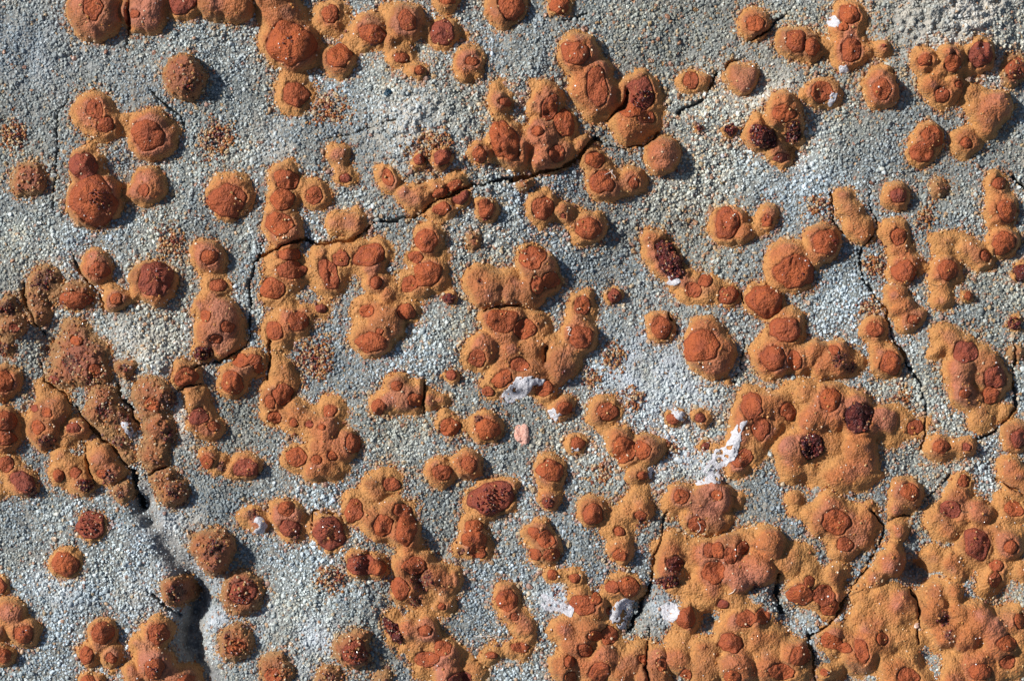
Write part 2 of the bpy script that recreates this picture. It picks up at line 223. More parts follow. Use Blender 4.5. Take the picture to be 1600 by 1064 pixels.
C("lichen_wart", "egg-shaped wart bearing four tightly packed discs", "840 835 26;850 855 28;850 866 23", "835 832 11 9 30 o;853 842 14 15 0 o;836 866 11 10 0 o;862 866 13 11 0 o")
C("lichen_colony", "spreading ochre colony with white crust flake and many small round discs",
  "863 897 17;897 903 19;880 902 12;905 935 25;930 945 24;975 915 28;960 920 24;985 925 21;915 945 24;885 985 26;870 990 18;920 980 28;960 975 22;950 995 28;900 1010 30;880 1042 28;920 1045 34;945 1030 30;965 1010 20;970 1050 30;960 950 16;900 965 18;1000 1022 24;985 1040 28;1030 1034 28;1020 1062 30",
  "863 898 9 9 0 o;898 903 9 8 0 o;957 917 11 11 0 o;983 917 17 17 0 o;910 945 21 17 10 o;931 935 8 11 0 o;930 993 11 10 0 o;952 993 14 15 0 o;915 1016 12 11 0 o;890 1033 8 10 0 o;892 1058 10 10 0 o;937 1050 16 18 0 o;1006 1030 8 7 0 o;1034 1038 8 11 0 o;953 955 6 7 0 o", "885 985 16 p;970 1040 12 p;870 925 9 d")
C("lichen_colony", "huge orange sheet of merged lobes with a sparkling purple-black crater",
  "1050 860 32;1045 890 28;1055 905 26;1085 870 30;1110 870 34;1115 895 34;1140 860 34;1170 850 30;1200 850 32;1180 890 34;1150 900 34;1110 920 28;1082 920 22;1100 940 22;1135 936 22;1155 940 22;1070 965 26;1078 972 20;1100 1012 26;1140 1000 30;1150 972 26;1175 970 26;1190 966 18;1180 1000 32;1210 1004 32;1240 1018 28;1062 1002 24;1060 1032 30;1100 1042 34;1150 1040 36;1200 1040 36;1240 1052 30;1230 880 30;1250 872 28;1265 890 22;1240 862 18;1212 872 28;1275 930 28;1252 922 24;1295 940 26;1306 930 22;1295 955 16;1305 900 22;1318 888 20",
  "1055 880 14 12 0 r;1043 910 20 10 0 k;1108 859 9 12 0 o;1121 859 11 13 0 o;1140 867 11 13 0 o;1160 855 11 10 -10 o;1115 893 19 18 0 o;1130 944 9 8 0 r;1072 965 15 18 0 o;1165 966 16 14 0 o;1192 962 13 13 0 o;1141 1003 18 17 0 o;1072 1055 10 10 0 o;1143 1055 14 11 0 o;1250 929 20 19 20 o;1264 908 9 9 0 o;1287 930 19 17 0 o;1297 949 15 15 0 o;1250 1023 17 17 0 o;1220 1048 20 14 10 o", "1052 893 14 d;1184 920 12 d;1235 880 16 p;1070 1000 10 p;1195 1020 12 p;1120 1000 8 p")
C("lichen_colony", "broad ochre mound with large round disc and a smaller broken disc, beside the forked crack",
  "1243 780 18;1245 798 14;1300 812 38;1320 820 38;1340 835 32;1320 852 30;1345 820 28;1350 802 22;1300 792 28;1270 800 18", "1306 815 22 21 0 o;1320 850 13 12 0 o", "1330 805 12 p;1250 785 8 p")
C("lichen_colony", "column of bulbous ochre lobes along the forked crack, cut across near its neck",
  "1418 770 30;1405 797 19;1403 828 19;1393 880 26;1396 855 15;1370 902 22;1352 922 18;1340 942 14", "1421 768 15 14 0 o", "1390 882 16 p;1405 835 9 p")
C("lichen_colony", "wide rusty sheet of low merged lobes filling the corner below the forked crack",
  "1352 940 22;1380 935 30;1410 940 30;1430 950 24;1342 967 24;1370 970 32;1400 965 32;1306 992 24;1330 1000 30;1360 1000 30;1302 1012 22;1345 1030 32;1380 1010 30;1410 1000 26;1430 1000 20;1292 1050 20;1310 1046 18;1395 1046 28;1420 1042 28;1400 1066 32;1440 1062 22;1460 930 26;1490 925 24;1460 960 30;1500 960 30;1530 970 32;1480 990 30;1465 1008 20;1510 1000 30;1550 985 30;1580 970 28;1560 1010 32;1595 1000 28;1500 1040 30;1530 1040 34;1560 1045 30;1590 1040 28;1492 1062 24;1520 1062 30",
  "1299 1002 18 13 30 o;1320 1012 11 9 0 o;1345 1015 11 19 -10 o;1378 997 10 10 0 o;1418 1056 18 14 0 o;1572 1004 17 12 -10 o;1575 1034 12 12 0 o;1288 1050 7 6 0 o;1530 1048 20 13 0 o;1595 970 11 12 0 o", "1475 965 12 d;1480 990 8 d;1400 945 16 p;1530 960 16 p;1460 1010 10 p;1350 980 14 p")
C("lichen_colony", "ochre colony of bulging lobes with a tall wrinkled rosy disc",
  "1470 812 28;1482 826 23;1500 800 30;1500 780 26;1530 800 28;1460 870 24;1455 880 20;1490 880 26;1502 890 22;1525 850 34;1530 865 28;1560 830 28;1575 850 28;1560 870 20;1590 840 20;1555 900 26;1550 918 23;1567 890 20;1597 890 20;1580 800 28;1570 782 18;1602 800 20;1507 753 20;1510 770 17",
  "1527 850 21 26 0 r;1487 796 17 14 0 r;1558 884 12 9 0 o;1556 906 10 13 0 o;1578 854 10 12 0 o;1585 795 15 13 0 o;1508 752 10 10 0 o", "1460 875 12 p;1488 890 11 p;1540 800 10 p")
C("lichen_wart", "rosy-topped dome across the crack from the two side-by-side warts", "1590 682 26", "1591 685 13 15 0 r", "1590 670 10 p")
C("lichen_colony", "plain disc-free ochre lobes just below the rosy-topped dome", "1587 740 26;1592 762 22;1580 726 19", "", "1590 745 10 p")
for _l, _b in (("rusty granule scatter above the broken-edged craters", "1278 320 18"), ("rusty granule scatter enclosed by the branching crack", "1366 413 20"),
               ("rusty granule scatter over the upper of two stacked warts", "1360 480 17"), ("sandy orange granule scatter between ringed disc wart and zigzag chain", "1446 342 17"),
               ("brown granule scatter at the edge of the bluish rock patch", "958 560 22"), ("brown granule scatter above the twin-disc zigzag colony", "925 592 16"),
               ("orange-brown granule scatter beside the bluish rock patch", "990 622 19"), ("orange granule scatter at the tip of the fused twin discs", "1044 700 15"),
               ("faint pinkish granule scatter between rough-disc wart and zigzag colony", "940 738 18"), ("buff granule scatter beside the massive colony and the crack", "1410 622 18")):
    C("granular_lichen", _l, _b, "", "", "f")

# cracks: half width px | polyline
CRACKS = """1.3|108 148,88 175,86 200,89 225,84 265,82 300,84 335
1.6|232 140,253 156,280 183,288 200
2.6|200 -30,200 20,203 45
1.2|203 45,197 80
1.6|33 440,40 480,55 511,66 520
2.0|110 401,125 428,148 451,158 470,162 488
1.8|412 372,396 410,390 441,392 478,388 528,375 549,340 563,305 574
1.5|60 570,70 597,92 610,108 628,130 652
2.6|130 652,145 672,170 692,197 724,212 757
5.0|205 738,214 765,222 792
1.5|130 687,135 720,150 757
1.4|232 742,257 728
2.2|182 600,190 625,205 645,215 665
1.2|280 608,300 604,316 602
2.0|230 925,252 945,277 966
1.8|418 532,419 560,417 592
2.2|1030 205,1010 226,985 232,950 228,930 215
3.6|930 215,905 243,880 262,850 269,800 279
2.6|800 279,765 288,735 290,700 308,675 318,662 332,640 339,600 346,580 352,570 365,550 374,520 378,490 382,478 376,462 378,430 390,408 399,398 408
1.0|505 222,560 207,620 185
2.0|662 596,663 620,665 645
1.4|754 486,780 478,812 476
3.2|983 144,974 160,965 172,950 189
2.0|1055 180,1075 165,1100 155
2.6|1108 142,1116 128,1124 114
1.2|1124 114,1140 100,1165 86
1.6|1168 64,1200 50,1215 35,1240 12
1.3|883 32,917 22
1.5|1360 284,1362 323,1372 353
1.8|1372 353,1355 381,1345 406,1352 436,1372 466,1387 491,1393 521,1410 545
3.0|1410 545,1425 577
1.6|1425 577,1440 597,1447 632,1447 655,1448 675,1440 704
1.6|1297 303,1307 348,1317 366
1.5|1042 798,1033 840,1022 868,1021 900
3.5|1021 900,1015 918,1003 948,985 985
1.6|1013 985,1012 1020,1010 1045,1014 1074
1.8|1162 532,1160 575,1147 600
1.8|1362 798,1382 823,1381 843
1.7|1381 843,1365 868,1350 893,1332 918,1317 945
2.6|1317 945,1307 968,1282 983,1265 995
2.6|1265 995,1270 1023,1274 1080
1.4|1388 812,1403 810,1422 807
3.0|1220 898,1213 925,1222 960
1.3|1427 925,1436 950,1437 985,1437 1010
1.3|1560 750,1580 760,1602 776
2.4|1588 545,1588 600,1590 637,1570 660,1550 680,1528 684
2.4|1582 273,1602 292
1.3|1047 486,1058 510,1058 522
1.3|1160 450,1163 474
1.3|850 563,852 552,855 540
1.6|522 802,486 800,483 826
0.7|437 88,447 78,453 68
0.7|466 55,474 52,492 56
0.8|780 210,783 228,786 240,790 258
0.7|516 405,512 425,521 447
0.7|822 412,836 398,848 396
0.7|1238 398,1232 418,1240 440
0.6|1285 62,1258 60,1256 86
0.7|838 852,850 850,862 840
0.6|850 850,846 864,848 880
1.0|1490 740,1470 760,1445 790"""
# smooth hollows in the rock: x y radius depth (negative = rise)
HOLLOWS = """222 790 14 26;235 815 12 16;286 890 17 19;303 915 20 32;308 938 21 35;300 960 20 35;294 985 20 38;296 1010 21 38;306 1036 21 32;322 1060 22 22;255 850 16 11;268 872 14 13
1003 945 16 22;990 975 12 16;1015 918 8 10;1240 968 26 20;1216 930 12 22;1110 968 13 22;1432 888 20 24;1440 905 26 20;1570 935 22 22;1450 1030 15 16;1335 1060 26 20
1240 240 14 22;1268 240 12 12;75 545 26 10;205 640 12 14;290 790 20 10;215 600 10 10;1555 735 18 10;1430 720 22 8;1265 755 10 10;690 870 12 8;655 80 10 12;70 515 16 8
205 530 30 -9;235 570 26 -9;262 605 18 -8;1225 160 50 -10;1500 20 120 -14;640 200 80 -5;330 1000 30 -5;1100 180 50 -7;475 385 8 5"""
# pale patches coloured into the rock and its grains: x y radius strength kind (b bluish white, w warm white)
PALE = """1020 580 75 1 b;1055 705 55 1 b;1090 620 40 .5 b;500 1015 50 .8 b;870 935 26 .9 b;1030 955 24 .9 b;330 980 60 .8 b;290 920 60 .7 b;250 820 40 .6 b;260 860 40 .5 b;70 430 40 .5 w;230 545 45 .8 w;205 520 35 .7 w;285 665 30 1 w;290 640 18 1 w
300 840 30 .8 w;90 910 40 .6 b;1500 25 110 .75 w;1210 155 40 .9 w;1260 195 30 .6 b;650 205 70 .5 w;430 230 40 .6 w;980 320 30 .25 b;660 1060 30 .8 b;310 690 18 .9 w;1130 120 60 .3 w;1250 240 40 .4 b;240 930 40 .4 w;80 80 90 .3 b;400 960 50 .5 b"""
# white crust flakes: label | polygon
CRUSTS = [
 ("lilac-white crust flake lying across the sprawling orange colony", "783 622,800 600,812 590,830 588,838 592,850 594,848 600,834 604,826 614,808 624,790 634,778 632"),
 ("long white crust streak running up the flank of the massive colony", "1090 756,1104 730,1120 704,1136 698,1142 682,1152 664,1166 658,1158 676,1156 692,1148 712,1136 724,1126 734,1124 752,1106 754"),
 ("lacy white crust flake beside a dark hollow on the spreading colony", "954 956,964 944,976 936,992 940,988 954,982 970,974 986,966 980,956 972"),
 ("thin bluish-white crust film below the tiny twin warts", "846 930,860 932,874 940,888 944,896 954,892 962,876 956,860 958,848 948"),
 ("pale crust spot bridging bare rock and a disc of the huge sheet", "1034 948,1044 944,1056 946,1064 948,1060 960,1052 972,1042 970,1036 962"),
 ("white flake on the disc of the lens-shaped wart", "1300 144,1307 148,1304 158,1297 166,1293 162,1298 154"),
 ("white fleck on the topmost lobe with a red disc", "1293 28,1304 26,1310 36,1305 44,1296 40"),
 ("white powder cap on the small dome", "1048 642,1060 640,1070 646,1068 656,1060 656,1052 648"),
 ("tiny white fleck on the side of a five-lobed colony's largest lobe", "1312 106,1322 104,1324 112,1314 114"),
 ("small white speck beneath the disc of a small wart", "892 702,904 700,906 705,894 707"),
 ("curled white flake on the row of rusty warts", "400 808,410 810,417 820,412 830,402 834,398 830,408 824,406 816,398 814"),
 ("sparkling white speck on the dark brown crumbly colony", "192 660,204 660,208 674,202 684,196 676"),
 ("white crust dab at the tip of the dark purple scar", "1046 432,1058 430,1064 440,1056 446,1046 440"),
 ("bluish-white dab at the edge of the lowest sprawling lobe", "856 642,866 638,876 648,868 656,860 652"),
 ("small white dab against the neck of the long zigzag colony", "1013 732,1022 728,1024 742,1016 746"),
]
FIBRES = [
 ("curled white fibre lying on the smooth three-lobed colony", "944 274,952 270,957 266,956 271,960 275,962 279"),
 ("short curved pale fibre on the disc of the low ochre colony", "1089 814,1093 820,1094 826,1090 832"),
 ("tiny bent pale fibre on the huge orange sheet", "1148 918,1145 924,1138 928"),
 ("thin pale fibre lying on bare sand beside the hook-shaped colony", "740 993,748 995,758 994,764 995,772 993"),
 ("straight pale hair crossing the brown granular low mound", "508 899,524 894,541 888"),
 ("kinked white fibre beside a disc on the sprawling orange colony", "884 512,890 511,887 516,892 514,888 522,893 524"),
]
# ---------------------------------------------------------------- noise helpers (photo pixel space)
rng = np.random.default_rng(7)
def make_lat(seed): return np.random.default_rng(seed).random((256, 256)).astype(np.float32)
LATS = [make_lat(i) for i in range(8)]
def vnoise(x, y, wl, k=0):
    """smooth value noise in -1..1 with wavelength wl px"""
    u = np.asarray(x) / wl + 64.3 + 17.7 * k; v = np.asarray(y) / wl + 31.9 + 11.3 * k
    i = np.floor(u).astype(int); j = np.floor(v).astype(int); f = u - i; g = v - j
    f = f * f * (3 - 2 * f); g = g * g * (3 - 2 * g); L = LATS[k % 8]
    a = L[i % 256, j % 256]; b = L[(i + 1) % 256, j % 256]; c = L[i % 256, (j + 1) % 256]; d = L[(i + 1) % 256, (j + 1) % 256]
    return ((a * (1 - f) + b * f) * (1 - g) + (c * (1 - f) + d * f) * g) * 2 - 1
def fbm(x, y, wl, k=0, n=3, gain=.5):
    s = 0; a = 1
    for q in range(n): s = s + a * vnoise(x, y, wl, k + q); wl /= 2.1; a *= gain
    return s
def sstep(a, b, x):
    t = np.clip((x - a) / (b - a), 0, 1); return t * t * (3 - 2 * t)
def nums(s): return [[float(t) if not t.isalpha() else t for t in q.split()] for q in s.replace("\n", ";").split(";") if q.strip()]

def seg_dist(x, y, pts):
    d = np.full(np.shape(x), 1e9)
    for (ax, ay), (bx, by) in zip(pts[:-1], pts[1:]):
        dx, dy = bx - ax, by - ay
        t = np.clip(((x - ax) * dx + (y - ay) * dy) / (dx * dx + dy * dy), 0, 1)
        d = np.minimum(d, np.hypot(x - ax - t * dx, y - ay - t * dy))
    return d
CR = []
for line in CRACKS.split("\n"):
    hw, p = line.split("|"); pts = [tuple(map(float, q.split())) for q in p.split(",")]
    CR.append((float(hw), pts, min(q[0] for q in pts) - 25, max(q[0] for q in pts) + 25, min(q[1] for q in pts) - 25, max(q[1] for q in pts) + 25))
def crack_field(x, y):
    """signed distance beyond the crack's edge (negative inside a crack) and the crack's half width"""
    wx = x + 3.2 * vnoise(x, y, 17, 3) + 1.5 * vnoise(x, y, 6, 4); wy = y + 3.2 * vnoise(x, y, 17, 5) + 1.5 * vnoise(x, y, 6, 6)
    e = np.full(np.shape(x), 99.0); h = np.full(np.shape(x), 1.0)
    xmn, xmx, ymn, ymx = x.min(), x.max(), y.min(), y.max()
    for hw, pts, x0, x1, y0, y1 in CR:
        if x1 < xmn or x0 > xmx or y1 < ymn or y0 > ymx: continue
        m = (x > x0) & (x < x1) & (y > y0) & (y < y1)
        if not m.any(): continue
        d = seg_dist(wx[m], wy[m], pts) - hw * (.74 + .6 * vnoise(x[m], y[m], 13, 2))
        b = d < e[m]; ee = e[m]; hh = h[m]; ee[b] = d[b]; hh[b] = hw; e[m] = ee; h[m] = hh
    return e, h
HOL = nums(HOLLOWS) + nums('740 250 150 -30;1130 300 110 24;1480 10 130 -34;95 540 40 12;560 930 120 -20;420 640 70 12;1010 420 90 14;880 60 70 -8;300 60 120 -18;640 195 70 -10;480 225 50 -8;240 570 34 -10;270 625 26 -10;292 670 22 -10;1240 158 34 -10;1180 175 40 -8'); PAL = nums(PALE)
def rock_low(x, y):
    z = 7 * fbm(x, y, 260, 0, 2) + 4.5 * fbm(x, y, 70, 4, 3) + 1.0 * vnoise(x, y, 14, 6)
    for hx, hy, r, dep in HOL:
        d2 = ((x - hx) ** 2 + (y - hy) ** 2) / (r * r)
        z = z - dep * np.exp(-d2 * .9) * (1 + .15 * vnoise(x, y, 9, 1))
    return z
TROUGH = [(215, 770), (235, 815), (262, 860), (286, 890), (305, 925), (297, 965), (294, 1000), (306, 1036), (325, 1070)]
def smooth_mask(x, y):
    d = seg_dist(x, y, TROUGH) + 5 * vnoise(x, y, 20, 2)
    return 1 - sstep(8, 30, d)
def pale_mask(x, y):
    b = np.zeros(np.shape(x)); c = np.zeros(np.shape(x))
    for px, py, r, s, kd in PAL:
        v = s * np.exp(-(((x - px) ** 2 + (y - py) ** 2) / (r * r)))
        if kd == 'b': b = np.maximum(b, v)
        else: c = np.maximum(c, v)
    n = .75 + .6 * fbm(x, y, 28, 5, 3)
    return np.clip(b * n, 0, 1), np.clip(c * n, 0, 1)

# ---------------------------------------------------------------- materials
class NT:
    def __init__(s, name):
        s.m = bpy.data.materials.new(name); s.m.use_nodes = True; s.t = s.m.node_tree
        s.p = s.t.nodes["Principled BSDF"]
    def n(s, typ, **kw):
        o = s.t.nodes.new(typ)
        for k, v in kw.items(): setattr(o, k, v)
        return o
    def l(s, a, b): s.t.links.new(a, b)
    def coord(s):
        tc = s.n("ShaderNodeTexCoord"); mp = s.n("ShaderNodeMapping"); mp.inputs["Scale"].default_value = (1 / U,) * 3
        s.l(tc.outputs["Object"], mp.inputs[0]); return mp.outputs[0]          # texture space in photo pixels
    def noise(s, c, wl, det=4, rough=.6):
        o = s.n("ShaderNodeTexNoise"); o.inputs["Scale"].default_value = 1 / wl; o.inputs["Detail"].default_value = det
        o.inputs["Roughness"].default_value = rough; s.l(c, o.inputs["Vector"]); return o.outputs["Fac"]
    def vor(s, c, wl, feat='F1'):
        o = s.n("ShaderNodeTexVoronoi", feature=feat); o.inputs["Scale"].default_value = 1 / wl; s.l(c, o.inputs["Vector"]); return o
    def ramp(s, f, stops):
        o = s.n("ShaderNodeValToRGB"); e = o.color_ramp.elements
        while len(e) < len(stops): e.new(.5)
        for q, (p, c) in zip(e, stops): q.position = p; q.color = (*c, 1) if len(c) == 3 else c
        s.l(f, o.inputs[0]); return o.outputs[0]
    def mix(s, f, a, b, blend='MIX'):
        o = s.n("ShaderNodeMix", data_type='RGBA', blend_type=blend)
        for v, i in ((f, 0), (a, 6), (b, 7)):
            if isinstance(v, (int, float)): o.inputs[i].default_value = v
            elif isinstance(v, tuple): o.inputs[i].default_value = (*v, 1)
            else: s.l(v, o.inputs[i])
        return o.outputs[2]
    def math(s, op, a, b=0.0, clamp=False):
        o = s.n("ShaderNodeMath", operation=op, use_clamp=clamp)
        for v, i in ((a, 0), (b, 1)):
            if isinstance(v, (int, float)): o.inputs[i].default_value = v
            else: s.l(v, o.inputs[i])
        return o.outputs[0]
    def attr(s, name, typ='GEOMETRY'): return s.n("ShaderNodeAttribute", attribute_name=name, attribute_type=typ)
    def bump(s, h, dist_px, strength=1.0, prev=None):
        o = s.n("ShaderNodeBump"); o.inputs["Distance"].default_value = dist_px * U; o.inputs["Strength"].default_value = strength
        s.l(h, o.inputs["Height"])
        if prev is not None: s.l(prev, o.inputs["Normal"])
        return o.outputs[0]
    def out(s, col, rough=.8, normal=None, spec=.3):
        if isinstance(col, tuple): s.p.inputs["Base Color"].default_value = (*col, 1)
        else: s.l(col, s.p.inputs["Base Color"])
        if isinstance(rough, float): s.p.inputs["Roughness"].default_value = rough
        else: s.l(rough, s.p.inputs["Roughness"])
        s.p.inputs["Specular IOR Level"].default_value = spec
        if normal is not None: s.l(normal, s.p.inputs["Normal"])
        return s.m

def mat_thallus(name, ochre, ochre2, pink, purple, dirt, olive):
    m = NT(name); c = m.coord()
    n1 = m.noise(c, 22, 5, .65); n2 = m.noise(c, 5, 4, .7); n3 = m.noise(c, 60, 3)
    base = m.mix(m.ramp(n1, [(.3, (0, 0, 0)), (.7, (1, 1, 1))]), ochre, ochre2)
    oi = m.n('ShaderNodeObjectInfo'); base = m.mix(m.math('MULTIPLY', m.ramp(n3, [(.40, (0, 0, 0)), (.62, (1, 1, 1))]), m.math('ADD', m.math('MULTIPLY', oi.outputs['Random'], .55), .05)), base, pink)
    red = m.math('ADD', m.attr("red").outputs["Fac"], m.math('MULTIPLY', m.math('SUBTRACT', n2, .5), .7), True)
    base = m.mix(red, base, pink)
    red2 = m.ramp(red, [(.52, (0, 0, 0)), (1, (1, 1, 1))])
    base = m.mix(m.math('MULTIPLY', red2, .85), base, purple)
    n4 = m.noise(c, 85, 4, .6); base = m.mix(m.ramp(n4, [(.45, (0, 0, 0)), (.65, (.75, .75, .75))]), base, (.24, .085, .022))
    vp = m.vor(c, 30); pore = m.ramp(vp.outputs['Distance'], [(.045, (.8, .8, .8)), (.07, (0, 0, 0))]); base = m.mix(pore, base, dirt)
    base = m.mix(m.math('MULTIPLY', m.attr('low').outputs['Fac'], .8), base, olive)
    v = m.vor(c, 3.4); speck = m.ramp(v.outputs["Color"], [(.0, (.55, .55, .55)), (.35, (1, 1, 1)), (.8, (1.15, 1.15, 1.12)), (1, (1.6, 1.5, 1.4))])
    base = m.mix(.75, base, speck, 'MULTIPLY')
    dk = m.math('MULTIPLY', m.attr("dark").outputs["Fac"], m.ramp(n2, [(.32, (0, 0, 0)), (.55, (1, 1, 1))]))
    base = m.mix(dk, base, dirt)
    ve = m.vor(c, 48, 'DISTANCE_TO_EDGE'); fc = m.math('MULTIPLY', m.ramp(ve.outputs['Distance'], [(0, (1, 1, 1)), (.022, (0, 0, 0))]), m.ramp(n3, [(.6, (0, 0, 0)), (.68, (1, 1, 1))]))
    base = m.mix(m.math('MULTIPLY', fc, .35), base, dirt)
    h = m.math('ADD', m.math('ADD', n2, m.math('MULTIPLY', v.outputs["Distance"], -.6)), m.math('MULTIPLY', fc, -1.0))
    nrm = m.bump(h, 3.3, .85)
    m.p.inputs['Sheen Weight'].default_value = .25; m.p.inputs['Sheen Roughness'].default_value = .5; m.p.inputs['Sheen Tint'].default_value = (1, .75, .5, 1)
    return m.out(base, .58, nrm, .4)
M = {}
M['thallus'] = mat_thallus("ochre_thallus", (.42, .152, .034), (.32, .10, .022), (.37, .10, .034), (.35, .125, .076), (.085, .024, .014), (.45, .215, .062))
M['granular'] = mat_thallus("brown_granular_thallus", (.32, .125, .034), (.22, .07, .02), (.30, .08, .028), (.19, .055, .032), (.055, .02, .012), (.28, .15, .055))

def mat_disc(name, a, b, c2, dark, glossy=.62, bump=1.0):
    m = NT(name); c = m.coord()
    oi = m.n("ShaderNodeObjectInfo")
    n1 = m.noise(c, 16, 5, .65); n2 = m.noise(c, 4.5, 4, .75)
    base = m.mix(m.ramp(n1, [(.32, (0, 0, 0)), (.68, (1, 1, 1))]), a, b)
    base = m.mix(m.math('MULTIPLY', oi.outputs["Random"], .35), base, c2)
    rimf = m.attr("rim").outputs["Fac"]
    base = m.mix(m.math('MULTIPLY', m.attr('mid').outputs['Fac'], .8), base, c2)
    base = m.mix(m.math('MULTIPLY', rimf, .75), base, dark)
    base = m.mix(m.ramp(n2, [(.25, (.8, .8, .8)), (.45, (0, 0, 0))]), base, dark)
    # fine crazing of the disc's skin
    wv = m.n("ShaderNodeVectorMath", operation='ADD'); nz = m.n("ShaderNodeTexNoise"); nz.inputs["Scale"].default_value = .09; m.l(c, nz.inputs["Vector"])
    sc = m.n("ShaderNodeVectorMath", operation='SCALE'); sc.inputs["Scale"].default_value = 9.0; m.l(nz.outputs["Color"], sc.inputs[0])
    m.l(c, wv.inputs[0]); m.l(sc.outputs[0], wv.inputs[1])
    ve = m.vor(wv.outputs[0], 19, 'DISTANCE_TO_EDGE'); ck = m.ramp(ve.outputs["Distance"], [(.0, (0, 0, 0)), (.05, (1, 1, 1))])
    base = m.mix(m.math('MULTIPLY', m.math('SUBTRACT', 1.0, ck), m.ramp(n1, [(.52, (0, 0, 0)), (.66, (.7, .7, .7))])), base, dark)
    h = m.math('ADD', m.math('MULTIPLY', n2, 1.0), m.math('MULTIPLY', ck, .25))
    v = m.vor(c, 3.6); h = m.math('ADD', h, m.math('MULTIPLY', v.outputs["Distance"], -.5))
    nrm = m.bump(h, 3.6 * bump, .9)
    return m.out(base, glossy, nrm, .35)
M['o'] = mat_disc("orange_disc", (.43, .102, .025), (.35, .076, .02), (.25, .058, .027), (.13, .032, .018))
M['r'] = mat_disc("dark_red_disc", (.36, .08, .03), (.25, .05, .025), (.17, .04, .028), (.07, .018, .014))
M['k'] = mat_disc("decayed_purple_disc", (.12, .02, .018), (.05, .012, .016), (.20, .04, .02), (.02, .006, .009), .4, 1.6)

def mat_granule(name, cols, spec=.5, rough=.45):
    m = NT(name); g = m.n("ShaderNodeNewGeometry"); k = len(cols)
    st = [(i / k, c) for i, c in enumerate(cols)]
    o = m.n("ShaderNodeValToRGB"); o.color_ramp.interpolation = 'CONSTANT'; e = o.color_ramp.elements
    while len(e) < k: e.new(.5)
    for q, (p, c) in zip(e, st): q.position = p; q.color = (*c, 1)
    m.l(g.outputs["Random Per Island"], o.inputs[0])
    return m.out(o.outputs[0], rough, None, spec)
M['rust_gran'] = mat_granule("rusty_granules", [(.40, .17, .05), (.28, .09, .03), (.44, .24, .09), (.20, .06, .03), (.34, .12, .035), (.46, .34, .2), (.12, .045, .03), (.38, .26, .15)])
M['dark_gran'] = mat_granule("maroon_granules", [(.13, .02, .018), (.05, .011, .015), (.22, .045, .02), (.03, .009, .012), (.09, .014, .016), (.26, .1, .05), (.18, .03, .02)], .4, .45)
M['ochre_gran'] = mat_granule("ochre_granules", [(.52, .24, .07), (.45, .19, .05), (.6, .45, .3), (.38, .13, .04), (.50, .30, .12)])
M['white_gran'] = mat_granule("pale_crystals", [(.8, .74, .68), (.62, .5, .42), (.85, .82, .8)], .8, .2)

# rock
m = NT("sandstone"); c = m.coord()
n1 = m.noise(c, 70, 5); n2 = m.noise(c, 6, 4, .7)
base = m.mix(m.ramp(n1, [(.35, (0, 0, 0)), (.65, (1, 1, 1))]), (.22, .24, .23), (.28, .268, .235))
base = m.mix(.8, base, m.ramp(n2, [(.3, (.45, .45, .45)), (.7, (1.25, 1.25, 1.25))]), 'MULTIPLY')
vg = m.vor(c, 4.5); base = m.mix(.6, base, m.ramp(vg.outputs['Color'], [(0, (.45, .47, .48)), (.5, (1, 1, 1)), (1, (1.5, 1.48, 1.42))]), 'MULTIPLY')
base = m.mix(m.attr("pale_b").outputs["Fac"], base, (.52, .56, .60))
base = m.mix(m.attr("pale_w").outputs["Fac"], base, (.62, .56, .47))
smo = m.mix(m.ramp(n1, [(.4, (0, 0, 0)), (.6, (1, 1, 1))]), (.20, .205, .205), (.33, .315, .285))
smo = m.mix(.55, smo, m.ramp(vg.outputs['Color'], [(0, (.5, .5, .5)), (.5, (1, 1, 1)), (1, (1.35, 1.33, 1.3))]), 'MULTIPLY'); smo = m.mix(.6, smo, m.ramp(n2, [(.35, (.6, .6, .6)), (.65, (1.2, 1.2, 1.2))]), 'MULTIPLY')
base = m.mix(m.attr("smooth").outputs["Fac"], base, smo)
nrm = m.bump(m.math('ADD', n2, m.math('MULTIPLY', vg.outputs['Distance'], -.8)), 3.2, .9)
M['rock'] = m.out(base, .85, nrm, .25)
# sand grains: one colour for each grain
m = NT("quartz_sand"); c = m.coord()
ga = m.attr("gcol", 'INSTANCER'); n2 = m.noise(c, 2.5, 2)
base = m.mix(.35, ga.outputs["Color"], m.ramp(n2, [(.3, (.6, .6, .6)), (.7, (1.3, 1.3, 1.3))]), 'MULTIPLY')
M['sand'] = m.out(base, .42, None, .5)
m = NT("white_crust"); c = m.coord(); n2 = m.noise(c, 4, 5, .75)
base = m.ramp(n2, [(.3, (.42, .41, .43)), (.5, (.66, .65, .68)), (.72, (.8, .8, .82))])
M['crust'] = m.out(base, .8, m.bump(n2, 4.5, 1.0), .25)
m = NT("pale_fibre"); M['fibre'] = m.out((.78, .70, .62), .5, None, .4)
m = NT("pink_mineral"); c = m.coord(); n2 = m.noise(c, 5, 4)
M['pink'] = m.out(m.ramp(n2, [(.3, (.55, .25, .18)), (.7, (.8, .5, .4))]), .6, m.bump(n2, 4, 1.0))
m = NT("blue_black_mineral"); c = m.coord(); n2 = m.noise(c, 4, 3)
M['blue'] = m.out(m.ramp(n2, [(.3, (.006, .02, .035)), (.7, (.02, .07, .11))]), .35, m.bump(n2, 3, .8))

